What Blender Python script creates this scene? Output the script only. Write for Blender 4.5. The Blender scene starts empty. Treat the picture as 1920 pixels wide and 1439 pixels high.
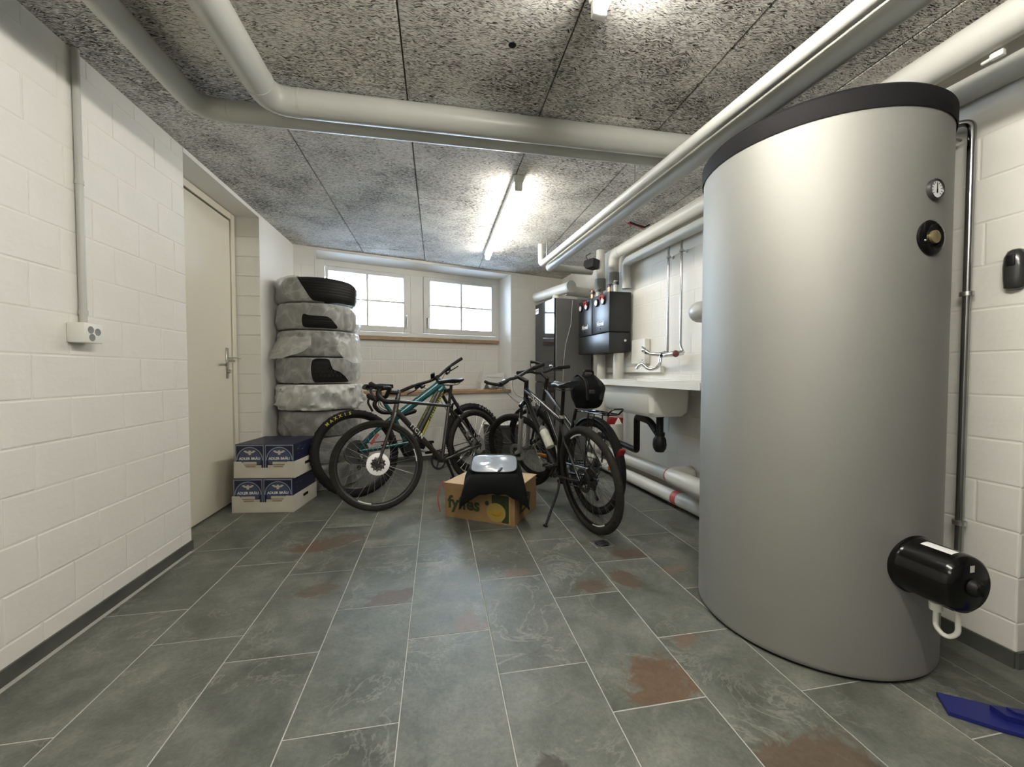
import bpy, bmesh, math, random
from mathutils import Vector, Matrix, Euler, noise
random.seed(7)
S = bpy.context.scene
COL = S.collection
PI = math.pi
def V(*a): return Vector(a)

# ------------------------------------------------------------------ camera, world, exposure
CAM_H = 1.05
cam_data = bpy.data.cameras.new('camera')
cam = bpy.data.objects.new('camera', cam_data); COL.objects.link(cam)
cam_data.sensor_fit = 'HORIZONTAL'; cam_data.sensor_width = 36.0
cam_data.lens = 36.0 * 750.0 / 1920.0
cam_data.clip_start = 0.02
cam.location = (0, 0, CAM_H)
cam.rotation_euler = (math.radians(90 - 1.642), 0, math.radians(-10.569))
S.camera = cam
S.view_settings.view_transform = 'Standard'
S.view_settings.look = 'None'
S.view_settings.exposure = 0.0
S.view_settings.gamma = 1.0
S.view_settings.use_curve_mapping = False
TUBE_STRENGTH = (58.0, 122.0)
TUBE_COLOR = (1.0, 0.965, 0.885, 1)
world = bpy.data.worlds.new('overcast_sky'); S.world = world
world.use_nodes = True
bgn = world.node_tree.nodes['Background']
bgn.inputs[0].default_value = (0.66, 0.82, 1.0, 1); bgn.inputs[1].default_value = 31.0

# ------------------------------------------------------------------ materials
def mat(name, color=(.5,.5,.5), rough=.5, metal=0., spec=.5, bump=0., bscale=60., vary=0., vscale=4., coat=0., emit=None, sub=None):
    m = bpy.data.materials.new(name); m.use_nodes = True
    nt = m.node_tree; N = nt.nodes; L = nt.links
    b = N['Principled BSDF']
    b.inputs['Base Color'].default_value = (*color, 1)
    b.inputs['Roughness'].default_value = rough
    b.inputs['Metallic'].default_value = metal
    b.inputs['Specular IOR Level'].default_value = spec
    b.inputs['Coat Weight'].default_value = coat
    if emit:
        b.inputs['Emission Color'].default_value = (*emit[0], 1); b.inputs['Emission Strength'].default_value = emit[1]
    if vary or bump:
        tc = N.new('ShaderNodeTexCoord'); no = N.new('ShaderNodeTexNoise')
        no.inputs['Scale'].default_value = vscale; no.inputs['Detail'].default_value = 5
        L.new(tc.outputs['Object'], no.inputs['Vector'])
        if vary:
            mr = N.new('ShaderNodeMapRange'); mr.inputs[1].default_value = .3; mr.inputs[2].default_value = .7
            mr.inputs[3].default_value = 1 - vary; mr.inputs[4].default_value = 1 + vary
            L.new(no.outputs['Fac'], mr.inputs[0])
            mx = N.new('ShaderNodeVectorMath'); mx.operation = 'SCALE'; mx.inputs[0].default_value = color
            L.new(mr.outputs[0], mx.inputs['Scale']); L.new(mx.outputs[0], b.inputs['Base Color'])
        if bump:
            n2 = N.new('ShaderNodeTexNoise'); n2.inputs['Scale'].default_value = bscale; n2.inputs['Detail'].default_value = 4
            L.new(tc.outputs['Object'], n2.inputs['Vector'])
            bp = N.new('ShaderNodeBump'); bp.inputs['Strength'].default_value = bump; bp.inputs['Distance'].default_value = .004
            L.new(n2.outputs['Fac'], bp.inputs['Height']); L.new(bp.outputs[0], b.inputs['Normal'])
    return m

def wall_paint(name, color):
    m = mat(name, color, .75, spec=.3, bump=.35, bscale=35, vary=.035, vscale=3.)
    nt = m.node_tree; N = nt.nodes; L = nt.links
    b = N['Principled BSDF']
    # a few small pits and scuffs in the painted brick
    geo = N.new('ShaderNodeNewGeometry')
    vo = N.new('ShaderNodeTexNoise'); vo.inputs['Scale'].default_value = 14; vo.inputs['Detail'].default_value = 6
    L.new(geo.outputs['Position'], vo.inputs['Vector'])
    cr = N.new('ShaderNodeMapRange'); cr.inputs[1].default_value = .72; cr.inputs[2].default_value = .82; cr.inputs[3].default_value = 0; cr.inputs[4].default_value = .25
    L.new(vo.outputs['Fac'], cr.inputs[0])
    mx = N.new('ShaderNodeMix'); mx.data_type = 'RGBA'
    src = b.inputs['Base Color'].links[0].from_socket
    L.new(cr.outputs[0], mx.inputs[0]); L.new(src, mx.inputs[6]); mx.inputs[7].default_value = (.34,.31,.26,1)
    L.new(mx.outputs[2], b.inputs['Base Color'])
    return m

def wood_wool(name):
    """cement-bonded wood fibre board: pale curly fibres over dark gaps"""
    m = bpy.data.materials.new(name); m.use_nodes = True
    nt = m.node_tree; N = nt.nodes; L = nt.links; b = N['Principled BSDF']
    b.inputs['Roughness'].default_value = .9; b.inputs['Specular IOR Level'].default_value = .15
    geo = N.new('ShaderNodeNewGeometry'); oi = N.new('ShaderNodeObjectInfo')
    cur = None
    warp = N.new('ShaderNodeTexNoise'); warp.inputs['Scale'].default_value = 16; warp.inputs['Detail'].default_value = 2
    L.new(geo.outputs['Position'], warp.inputs['Vector'])
    wsub = N.new('ShaderNodeVectorMath'); wsub.operation = 'SCALE'; wsub.inputs['Scale'].default_value = .048
    L.new(warp.outputs['Color'], wsub.inputs[0])
    wadd = N.new('ShaderNodeVectorMath'); wadd.operation = 'ADD'
    L.new(geo.outputs['Position'], wadd.inputs[0]); L.new(wsub.outputs[0], wadd.inputs[1])
    for i, (ang, sc) in enumerate(((12, 1.), (57, 1.1), (101, .95), (148, 1.05))):
        mp = N.new('ShaderNodeMapping'); mp.inputs['Rotation'].default_value = (0, 0, math.radians(ang))
        mp.inputs['Scale'].default_value = (48*sc, 330*sc, 60); mp.inputs['Location'].default_value = (i*7.3, i*3.1, 0)
        L.new(wadd.outputs[0], mp.inputs['Vector'])
        no = N.new('ShaderNodeTexNoise'); no.inputs['Scale'].default_value = 1; no.inputs['Detail'].default_value = 1.0
        L.new(mp.outputs[0], no.inputs['Vector'])
        if cur is None: cur = no.outputs['Fac']
        else:
            mm = N.new('ShaderNodeMath'); mm.operation = 'MAXIMUM'
            L.new(cur, mm.inputs[0]); L.new(no.outputs['Fac'], mm.inputs[1]); cur = mm.outputs[0]
    # patches where the board is more open or more closed
    pat = N.new('ShaderNodeTexNoise'); pat.inputs['Scale'].default_value = 3.2; pat.inputs['Detail'].default_value = 4
    L.new(geo.outputs['Position'], pat.inputs['Vector'])
    pr = N.new('ShaderNodeMapRange'); pr.inputs[1].default_value = .3; pr.inputs[2].default_value = .7; pr.inputs[3].default_value = -.055; pr.inputs[4].default_value = .055
    L.new(pat.outputs['Fac'], pr.inputs[0])
    ad = N.new('ShaderNodeMath'); ad.operation = 'ADD'; L.new(cur, ad.inputs[0]); L.new(pr.outputs[0], ad.inputs[1])
    ramp = N.new('ShaderNodeValToRGB'); r = ramp.color_ramp
    r.elements[0].position = .505; r.elements[0].color = (.050,.046,.040,1)
    r.elements[1].position = .665; r.elements[1].color = (.82,.795,.74,1)
    e = r.elements.new(.570); e.color = (.42,.40,.367,1)
    L.new(ad.outputs[0], ramp.inputs[0])
    hv = N.new('ShaderNodeMapRange'); hv.inputs[3].default_value = .9; hv.inputs[4].default_value = 1.08
    L.new(oi.outputs['Random'], hv.inputs[0])
    mx = N.new('ShaderNodeVectorMath'); mx.operation = 'SCALE'
    L.new(ramp.outputs[0], mx.inputs[0]); L.new(hv.outputs[0], mx.inputs['Scale']); L.new(mx.outputs[0], b.inputs['Base Color'])
    bp = N.new('ShaderNodeBump'); bp.inputs['Strength'].default_value = .7; bp.inputs['Distance'].default_value = .005
    L.new(ad.outputs[0], bp.inputs['Height']); L.new(bp.outputs[0], b.inputs['Normal'])
    return m

def slate(name, patches=()):
    """grey-green slate-look tile; patches = rust-brown spots of this one tile (x, y, rx, ry, angle, tone)"""
    m = bpy.data.materials.new(name); m.use_nodes = True
    nt = m.node_tree; N = nt.nodes; L = nt.links; b = N['Principled BSDF']
    geo = N.new('ShaderNodeNewGeometry'); oi = N.new('ShaderNodeObjectInfo')
    off = N.new('ShaderNodeVectorMath'); off.operation = 'SCALE'; off.inputs[0].default_value = (13, 7, 3)
    L.new(oi.outputs['Random'], off.inputs['Scale'])
    pos = N.new('ShaderNodeVectorMath'); pos.operation = 'ADD'
    L.new(geo.outputs['Position'], pos.inputs[0]); L.new(off.outputs[0], pos.inputs[1])
    def nz(scale, det, dist=0., vec=None, rough=.55):
        n = N.new('ShaderNodeTexNoise'); n.inputs['Scale'].default_value = scale; n.inputs['Detail'].default_value = det
        n.inputs['Distortion'].default_value = dist; n.inputs['Roughness'].default_value = rough
        L.new(vec or pos.outputs[0], n.inputs['Vector']); return n.outputs['Fac']
    cloud = nz(5, 8, .4, None, .62); fine = nz(85, 6, .3, None, .7)
    ramp = N.new('ShaderNodeValToRGB'); r = ramp.color_ramp
    r.elements[0].position = .30; r.elements[0].color = (.070,.076,.061,1)
    r.elements[1].position = .72; r.elements[1].color = (.190,.194,.166,1)
    e = r.elements.new(.5); e.color = (.118,.125,.105,1)
    L.new(cloud, ramp.inputs[0])
    fm = N.new('ShaderNodeMapRange'); fm.inputs[1].default_value = .25; fm.inputs[2].default_value = .75; fm.inputs[3].default_value = .74; fm.inputs[4].default_value = 1.26
    L.new(fine, fm.inputs[0])
    rv = N.new('ShaderNodeMapRange'); rv.inputs[3].default_value = .90; rv.inputs[4].default_value = 1.12; L.new(oi.outputs['Random'], rv.inputs[0])
    mu = N.new('ShaderNodeMath'); mu.operation = 'MULTIPLY'; L.new(fm.outputs[0], mu.inputs[0]); L.new(rv.outputs[0], mu.inputs[1])
    sc = N.new('ShaderNodeVectorMath'); sc.operation = 'SCALE'; L.new(ramp.outputs[0], sc.inputs[0]); L.new(mu.outputs[0], sc.inputs['Scale'])
    # pale ragged veins
    vn = nz(4.5, 9, .7, None, .62)
    d = N.new('ShaderNodeMath'); d.operation = 'SUBTRACT'; L.new(vn, d.inputs[0]); d.inputs[1].default_value = .5
    ab = N.new('ShaderNodeMath'); ab.operation = 'ABSOLUTE'; L.new(d.outputs[0], ab.inputs[0])
    vm = N.new('ShaderNodeMapRange'); vm.inputs[1].default_value = 0; vm.inputs[2].default_value = .020; vm.inputs[3].default_value = .42; vm.inputs[4].default_value = 0
    L.new(ab.outputs[0], vm.inputs[0])
    gate = nz(1.7, 3); gm = N.new('ShaderNodeMapRange'); gm.inputs[1].default_value = .44; gm.inputs[2].default_value = .58; L.new(gate, gm.inputs[0])
    vg = N.new('ShaderNodeMath'); vg.operation = 'MULTIPLY'; L.new(vm.outputs[0], vg.inputs[0]); L.new(gm.outputs[0], vg.inputs[1])
    mx = N.new('ShaderNodeMix'); mx.data_type = 'RGBA'; L.new(vg.outputs[0], mx.inputs[0]); L.new(sc.outputs[0], mx.inputs[6]); mx.inputs[7].default_value = (.33,.325,.28,1)
    out = mx.outputs[2]
    for (px, py, rx, ry, ang, tone) in patches:
        mp = N.new('ShaderNodeMapping'); mp.vector_type = 'TEXTURE'
        mp.inputs['Location'].default_value = (px, py, 0); mp.inputs['Rotation'].default_value = (0, 0, ang); mp.inputs['Scale'].default_value = (rx, ry, 1)
        L.new(geo.outputs['Position'], mp.inputs['Vector'])
        ln = N.new('ShaderNodeVectorMath'); ln.operation = 'LENGTH'; L.new(mp.outputs[0], ln.inputs[0])
        nn = nz(16, 6, 1.0, geo.outputs['Position'])
        a1 = N.new('ShaderNodeMath'); a1.operation = 'MULTIPLY_ADD'; L.new(nn, a1.inputs[0]); a1.inputs[1].default_value = 1.9; a1.inputs[2].default_value = -.95
        a2 = N.new('ShaderNodeMath'); a2.operation = 'ADD'; L.new(ln.outputs['Value'], a2.inputs[0]); L.new(a1.outputs[0], a2.inputs[1])
        mr = N.new('ShaderNodeMapRange'); mr.inputs[1].default_value = .74; mr.inputs[2].default_value = 1.04; mr.inputs[3].default_value = .92; mr.inputs[4].default_value = 0
        L.new(a2.outputs[0], mr.inputs[0])
        tr = N.new('ShaderNodeMapRange'); tr.inputs[3].default_value = .45; tr.inputs[4].default_value = 1.55; L.new(nz(26, 8, 1.2, None, .7), tr.inputs[0])
        tv = N.new('ShaderNodeVectorMath'); tv.operation = 'SCALE'; tv.inputs[0].default_value = tone; L.new(tr.outputs[0], tv.inputs['Scale'])
        mm = N.new('ShaderNodeMix'); mm.data_type = 'RGBA'; L.new(mr.outputs[0], mm.inputs[0]); L.new(out, mm.inputs[6]); L.new(tv.outputs[0], mm.inputs[7]); out = mm.outputs[2]
    L.new(out, b.inputs['Base Color'])
    rr = N.new('ShaderNodeMapRange'); rr.inputs[3].default_value = .28; rr.inputs[4].default_value = .52; L.new(cloud, rr.inputs[0]); L.new(rr.outputs[0], b.inputs['Roughness'])
    b.inputs['Specular IOR Level'].default_value = .4
    bp = N.new('ShaderNodeBump'); bp.inputs['Strength'].default_value = .35; bp.inputs['Distance'].default_value = .006
    L.new(nz(14, 8, .5, None, .65), bp.inputs['Height']); L.new(bp.outputs[0], b.inputs['Normal'])
    return m

def clear_glass(name, tint=(.97,.985,1), gloss=.10):
    m = bpy.data.materials.new(name); m.use_nodes = True
    nt = m.node_tree; N = nt.nodes; L = nt.links; N.remove(N['Principled BSDF'])
    t = N.new('ShaderNodeBsdfTransparent'); t.inputs[0].default_value = (*tint, 1)
    g = N.new('ShaderNodeBsdfGlossy'); g.inputs['Roughness'].default_value = .03
    f = N.new('ShaderNodeFresnel'); f.inputs[0].default_value = 1.45
    x = N.new('ShaderNodeMixShader'); L.new(f.outputs[0], x.inputs[0]); L.new(t.outputs[0], x.inputs[1]); L.new(g.outputs[0], x.inputs[2])
    L.new(x.outputs[0], N['Material Output'].inputs[0]); return m

def plastic_film(name, opac, color=(.80,.80,.75)):
    """thin translucent bag plastic with creases"""
    m = bpy.data.materials.new(name); m.use_nodes = True
    nt = m.node_tree; N = nt.nodes; L = nt.links; b = N['Principled BSDF']
    b.inputs['Base Color'].default_value = (*color, 1); b.inputs['Roughness'].default_value = .28; b.inputs['Specular IOR Level'].default_value = .6
    geo = N.new('ShaderNodeNewGeometry')
    w = N.new('ShaderNodeTexNoise'); w.inputs['Scale'].default_value = 4.2; w.inputs['Detail'].default_value = 3; w.inputs['Distortion'].default_value = 1.0
    L.new(geo.outputs['Position'], w.inputs['Vector'])
    d = N.new('ShaderNodeMath'); d.operation = 'SUBTRACT'; L.new(w.outputs['Fac'], d.inputs[0]); d.inputs[1].default_value = .5
    ab = N.new('ShaderNodeMath'); ab.operation = 'ABSOLUTE'; L.new(d.outputs[0], ab.inputs[0])
    fold = N.new('ShaderNodeMapRange'); fold.inputs[1].default_value = 0; fold.inputs[2].default_value = .05; fold.inputs[3].default_value = .10; fold.inputs[4].default_value = -.01
    L.new(ab.outputs[0], fold.inputs[0])
    lw = N.new('ShaderNodeLayerWeight'); lw.inputs[0].default_value = .35
    fa = N.new('ShaderNodeMath'); fa.operation = 'MULTIPLY_ADD'; L.new(lw.outputs['Facing'], fa.inputs[0]); fa.inputs[1].default_value = .25; fa.inputs[2].default_value = opac
    sm = N.new('ShaderNodeMath'); sm.operation = 'ADD'; sm.use_clamp = True; L.new(fa.outputs[0], sm.inputs[0]); L.new(fold.outputs[0], sm.inputs[1])
    t = N.new('ShaderNodeBsdfTransparent'); x = N.new('ShaderNodeMixShader')
    L.new(sm.outputs[0], x.inputs[0]); L.new(t.outputs[0], x.inputs[1]); L.new(b.outputs[0], x.inputs[2])
    L.new(x.outputs[0], N['Material Output'].inputs[0])
    bp = N.new('ShaderNodeBump'); bp.inputs['Strength'].default_value = .8; bp.inputs['Distance'].default_value = .02
    L.new(w.outputs['Fac'], bp.inputs['Height']); L.new(bp.outputs[0], b.inputs['Normal'])
    return m

M = {}
M['paint'] = wall_paint('painted_brick', (.80,.775,.715))
M['concrete'] = mat('bare_concrete', (.26,.255,.24), .85, vary=.08, vscale=3)
M['plaster'] = mat('white_plaster', (.82,.80,.75), .8, bump=.2, bscale=50)
M['mortar'] = wall_paint('painted_mortar', (.80,.775,.715))
M['slate'] = slate('slate_tile')
M['skirt'] = mat('slate_skirting', (.075,.078,.068), .5, bump=.3, bscale=30, vary=.2, vscale=9)
M['grout'] = mat('pale_grout', (.47,.46,.42), .85, vary=.1, vscale=20)
M['wool'] = wood_wool('wood_wool_board')
M['gap'] = mat('ceiling_gap', (.10,.09,.08), .9)
M['pvc'] = mat('grey_pipe_jacket', (.49,.49,.45), .38, vary=.03)
M['pvcw'] = mat('white_and_lit_pipe_jacket', (.66,.65,.59), .4, vary=.03)  # white jackets; on two overhead runs the paleness is painted-in light
M['pvcd'] = mat('dark_grey_collar', (.22,.22,.21), .5)
M['chrome'] = mat('chrome', (.58,.58,.58), .14, 1.0)
M['dullchrome'] = mat('dull_chrome', (.36,.36,.36), .2, 1.0)
M['steel'] = mat('brushed_steel', (.55,.54,.52), .32, 1.0)
M['darksteel'] = mat('dark_steel', (.10,.10,.10), .35, .8)
M['tank'] = mat('silver_grey_foil', (.35,.347,.32), .64, .60, bump=.06, bscale=220, vary=.02, vscale=2)
M['lid'] = mat('charcoal_lid', (.009,.0085,.009), .7, spec=.2, bump=.2, bscale=200)
M['blackg'] = mat('gloss_black_enamel', (.003,.003,.003), .16, spec=.35)
M['black'] = mat('black_plastic', (.006,.006,.006), .5, spec=.3)
M['rubber'] = mat('black_rubber', (.013,.012,.011), .8, spec=.25, bump=.2, bscale=150)
M['tyre_mud'] = mat('dusty_tyre_rubber', (.022,.020,.016), .85, spec=.25, vary=.25, vscale=30, bump=.4, bscale=180)
M['tyrecar'] = mat('car_tyre_rubber', (.0065,.006,.005), .65, spec=.3)
M['white'] = mat('white_plastic', (.80,.79,.73), .4)
M['ceramic'] = mat('white_ceramic', (.84,.83,.77), .18, vary=.02)
M['door'] = mat('cream_lacquer', (.73,.68,.56), .45, bump=.05, bscale=20)
M['frame_w'] = mat('white_window_wood', (.78,.75,.69), .45, vary=.03, vscale=6)
M['wood'] = mat('brown_wood', (.33,.21,.115), .6, vary=.2, vscale=14, bump=.2)
M['gasket'] = mat('dark_gasket', (.045,.04,.03), .6)
M['glass'] = clear_glass('window_glass')
M['tube'] = mat('lit_tube', (.9,.9,.9), .4, emit=(TUBE_COLOR[:3], TUBE_STRENGTH[0])); M['tube2'] = mat('lit_tube_new', (.9,.9,.9), .4, emit=(TUBE_COLOR[:3], TUBE_STRENGTH[1]))
M['hp'] = mat('grey_sheet_metal', (.16,.16,.15), .4, .3)
M['hpfront'] = mat('dark_glass_front', (.012,.013,.014), .05)
M['anthr'] = mat('anthracite_foam', (.012,.0125,.014), .36, bump=.15, bscale=300)
M['blackfoam'] = mat('black_foam', (.007,.007,.008), .6, bump=.15, bscale=300)
M['red'] = mat('red_plastic', (.45,.03,.03), .4)
M['copper'] = mat('copper', (.62,.30,.18), .3, 1.0)
M['dial'] = mat('white_dial', (.85,.85,.83), .3)
M['brass'] = mat('brass', (.55,.46,.26), .35, .8)
M['blue'] = mat('blue_plastic', (.010,.016,.135), .4)
M['film1'] = plastic_film('film_bag', .33)
M['film2'] = plastic_film('milky_film_bag', .66)
M['card'] = mat('brown_cardboard', (.27,.165,.072), .8, vary=.08, vscale=12, bump=.1, bscale=90)
M['cardin'] = mat('pale_cardboard', (.60,.44,.26), .8, vary=.06, vscale=12)
M['greenprint'] = mat('dark_green_print', (.022,.038,.008), .7)
M['yellowprint'] = mat('yellow_print', (.42,.25,.02), .7)
M['paleyellow'] = mat('pale_yellow_print', (.34,.24,.055), .7)
M['fabric'] = mat('black_fabric', (.0035,.0045,.005), .85, spec=.2, bump=.4, bscale=260)
M['clearfilm'] = mat('clear_map_film', (.30,.33,.37), .22, .0, coat=.3, bump=.25, bscale=14)
M['beer'] = mat('navy_print', (.010,.012,.036), .42, vary=.1, vscale=20)
M['beerline'] = mat('pale_blue_print', (.23,.26,.34), .5)
M['beermid'] = mat('steel_blue_print', (.060,.078,.15), .5)
M['traycard'] = mat('white_cardboard', (.62,.58,.49), .8, vary=.05, vscale=9)
M['cream_print'] = mat('cream_print', (.55,.50,.38), .6)
M['teal'] = mat('teal_paint', (.008,.085,.095), .25, .2, coat=.4)
M['greybike'] = mat('grey_brown_paint', (.055,.050,.045), .35, .4, coat=.2)
M['blackbike'] = mat('black_bike_paint', (.006,.007,.009), .22, coat=.5)
M['alu'] = mat('silver_aluminium', (.62,.61,.58), .28, .9)
M['forkgrey'] = mat('silver_fork_paint', (.42,.42,.40), .3, .5)
M['rim'] = mat('black_rim', (.010,.010,.010), .35, .3)
M['white_print'] = mat('white_print', (.78,.77,.72), .5)
M['yellow_lime'] = mat('lime_yellow_print', (.46,.42,.05), .6)
M['amber'] = mat('amber_reflector', (.55,.17,.02), .2, coat=.5)
M['redref'] = mat('red_reflector', (.20,.008,.008), .15, coat=.6)
M['saddle'] = mat('black_vinyl', (.007,.007,.007), .45, spec=.35)
M['bin'] = mat('grey_bin_plastic', (.060,.060,.057), .42)
M['foam'] = mat('white_polystyrene', (.80,.80,.75), .85, bump=.5, bscale=120)
M['shaft'] = mat('light_shaft_render', (.75,.77,.80), .9)
M['bottle'] = mat('white_bottle', (.74,.72,.62), .35)
M['holder'] = mat('dark_grey_plastic', (.035,.036,.032), .25, coat=.3)
M['dimred'] = mat('dull_red_tape', (.50,.10,.08), .5)

# ------------------------------------------------------------------ mesh helpers
class MB:
    def __init__(s): s.bm = bmesh.new()
    def quad(s, pts, flip=False):
        vs = [s.bm.verts.new(p) for p in pts]
        return s.bm.faces.new(vs[::-1] if flip else vs)
    def box(s, c, d, rot=None, bev=0., seg=1):
        r = bmesh.ops.create_cube(s.bm, size=1.0)
        mtx = Matrix.Translation(c) @ (rot.to_matrix().to_4x4() if rot is not None else Matrix.Identity(4)) @ Matrix.Diagonal((*d, 1))
        bmesh.ops.transform(s.bm, matrix=mtx, verts=r['verts'])
        if bev:
            es = list({e for v in r['verts'] for e in v.link_edges})
            bmesh.ops.bevel(s.bm, geom=es, offset=bev, segments=seg, affect='EDGES', profile=.5)
        return s
    def box2(s, a, b, bev=0., seg=1):
        a = Vector(a); b = Vector(b)
        return s.box((a+b)/2, tuple(abs(x) for x in (b-a)), None, bev, seg)
    def tube(s, pts, r, seg=10, closed=False, cap=True, flat=None):
        pts = [Vector(p) for p in pts]; n = len(pts)
        rs = r if isinstance(r, (list, tuple)) else [r]*n
        tang = []
        for i in range(n):
            if closed: a, b = pts[i-1], pts[(i+1) % n]
            else: a, b = pts[max(i-1, 0)], pts[min(i+1, n-1)]
            t1 = (pts[i]-a); t2 = (b-pts[i])
            t = (t1.normalized() if t1.length > 1e-9 else V(0,0,0)) + (t2.normalized() if t2.length > 1e-9 else V(0,0,0))
            tang.append(t.normalized() if t.length > 1e-9 else V(0,0,1))
        up = V(0,0,1) if abs(tang[0].z) < .9 else V(1,0,0)
        nrm = (up - tang[0]*up.dot(tang[0])).normalized()
        rings = []
        for i in range(n):
            nrm = (nrm - tang[i]*nrm.dot(tang[i])).normalized(); bi = tang[i].cross(nrm)
            ring = []
            sc = 1.0
            if 0 < i < n-1 or closed:
                d1 = (pts[i]-pts[i-1]).normalized(); c = max(.35, d1.dot(tang[i])); sc = 1/c if c < .999 else 1.
            for k in range(seg):
                a = 2*PI*k/seg
                off = nrm*math.cos(a)*rs[i]*(flat[0] if flat else 1) + bi*math.sin(a)*rs[i]*(flat[1] if flat else 1)
                ring.append(s.bm.verts.new(pts[i]+off*(1+(sc-1)*.7)))
            rings.append(ring)
        m = n if closed else n-1
        for i in range(m):
            A, B = rings[i], rings[(i+1) % n]
            for k in range(seg):
                s.bm.faces.new((A[k], A[(k+1) % seg], B[(k+1) % seg], B[k]))
        if cap and not closed:
            s.bm.faces.new(rings[0][::-1]); s.bm.faces.new(rings[-1])
        return s
    def cyl(s, a, b, r, seg=14, r2=None): return s.tube([a, b], [r, r if r2 is None else r2], seg)
    def lathe(s, prof, seg=32, c=(0,0,0), axis='Z', a0=0., a1=2*PI, capends=True):
        """prof = [(r, h)...] along axis"""
        full = abs(a1-a0-2*PI) < 1e-6; cnt = seg if full else seg+1
        rings = []
        def P(r, h, a):
            x, y = r*math.cos(a), r*math.sin(a)
            if axis == 'Z': q = (x, y, h)
            elif axis == 'Y': q = (x, h, y)
            else: q = (h, x, y)
            return Vector(c)+Vector(q)
        for (r, h) in prof:
            if r < 1e-6: rings.append([s.bm.verts.new(P(0, h, 0))])
            else: rings.append([s.bm.verts.new(P(r, h, a0+(a1-a0)*k/seg)) for k in range(cnt)])
        for A, B in zip(rings[:-1], rings[1:]):
            for k in range(seg):
                k2 = (k+1) % cnt if full else k+1
                if len(A) == 1 and len(B) == 1: continue
                if len(A) == 1: s.bm.faces.new((A[0], B[k2], B[k]))
                elif len(B) == 1: s.bm.faces.new((A[k], A[k2], B[0]))
                else: s.bm.faces.new((A[k], A[k2], B[k2], B[k]))
        return s
    def torus(s, R, r, seg=48, seg2=10, c=(0,0,0), axis='Y', squash=1.):
        prof = [(R+r*math.cos(2*PI*k/seg2), r*squash*math.sin(2*PI*k/seg2)) for k in range(seg2+1)]
        return s.lathe(prof, seg, c, axis)
    def prism(s, poly, h0, h1, axis='Z'):
        def P(u, v, h):
            return {'Z': (u, v, h), 'Y': (u, h, v), 'X': (h, u, v)}[axis]
        A = [s.bm.verts.new(P(u, v, h0)) for u, v in poly]; B = [s.bm.verts.new(P(u, v, h1)) for u, v in poly]
        n = len(poly)
        s.bm.faces.new(A[::-1]); s.bm.faces.new(B)
        for k in range(n): s.bm.faces.new((A[k], A[(k+1) % n], B[(k+1) % n], B[k]))
        return s
    def sphere(s, c, r, u=16, v=10, scale=(1,1,1), rot=None):
        res = bmesh.ops.create_uvsphere(s.bm, u_segments=u, v_segments=v, radius=r)
        mtx = Matrix.Translation(c) @ (rot.to_matrix().to_4x4() if rot is not None else Matrix.Identity(4)) @ Matrix.Diagonal((*scale, 1))
        bmesh.ops.transform(s.bm, matrix=mtx, verts=res['verts']); return s
    def xform(s, mtx):
        bmesh.ops.transform(s.bm, matrix=mtx, verts=s.bm.verts); return s
    def mesh(s, name, material, smooth=True, angle=40):
        bmesh.ops.recalc_face_normals(s.bm, faces=s.bm.faces)
        me = bpy.data.meshes.new(name); s.bm.to_mesh(me); s.bm.free()
        me.materials.append(material)
        if smooth:
            me.shade_smooth(); me.set_sharp_from_angle(angle=math.radians(angle))
        return me
    def obj(s, name, material, parent=None, **k):
        return link(name, s.mesh(name, material, **k), parent)

def link(name, data, parent=None):
    o = bpy.data.objects.new(name, data); COL.objects.link(o)
    if parent is not None: o.parent = parent
    return o
def tag(o, label=None, cat=None, group=None, kind=None):
    if label: o['label'] = label
    if cat: o['category'] = cat
    if group: o['group'] = group
    if kind: o['kind'] = kind
    return o
def thing(name, label, cat, loc=(0,0,0), rot=(0,0,0), group=None):
    o = link(name, None); o.location = loc; o.rotation_euler = rot; o.empty_display_size = .05
    return tag(o, label, cat, group)
def fillet(pts, rad, n=6):
    pts = [Vector(p) for p in pts]; out = [pts[0]]
    for a, p, b in zip(pts[:-2], pts[1:-1], pts[2:]):
        d1 = (a-p); d2 = (b-p); l = min(rad, d1.length*.49, d2.length*.49)
        A = p+d1.normalized()*l; B = p+d2.normalized()*l
        for k in range(n+1):
            t = k/n; out.append(A*(1-t)**2 + p*2*t*(1-t) + B*t*t)
    out.append(pts[-1]); return out
def text_mesh(name, body, size, material, depth=.0006, bold=0., space=1.):
    cu = bpy.data.curves.new(name, 'FONT'); cu.body = body; cu.size = size; cu.extrude = depth; cu.offset = bold
    cu.align_x = 'CENTER'; cu.align_y = 'CENTER'; cu.resolution_u = 2; cu.space_character = space
    t = bpy.data.objects.new(name, cu); COL.objects.link(t)
    me = bpy.data.meshes.new_from_object(t.evaluated_get(bpy.context.evaluated_depsgraph_get()))
    bpy.data.objects.remove(t); me.materials.clear(); me.materials.append(material); return me
def text(name, body, size, material, parent, loc, rot, **k):
    o = link(name, text_mesh(name, body, size, material, **k), parent); o.location = loc; o.rotation_euler = rot; return o

# ------------------------------------------------------------------ room layout
XL, H = -1.437, 2.35
A4 = math.radians(4.08)                                   # the sink wall is turned by this much
E1 = V(-math.sin(A4), math.cos(A4), 0); E2 = V(math.cos(A4), math.sin(A4), 0)
def W(l, s, z=0.): return E2*l + E1*s + V(0, 0, z)         # wall frame: l towards sink wall, s along it
WL = 2.107
P0 = V(-1.44, 4.443, 0); TB = V(.956, .293, 0).normalized(); NB = V(TB.y, -TB.x, 0)   # back wall, NB into the room
BL = 3.312                                                # back wall length
DEP = .38                                                 # window niche depth
def BW(t, d=0., z=0.): return P0 + TB*t - NB*d + V(0, 0, z)
XR = 2.005

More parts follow.
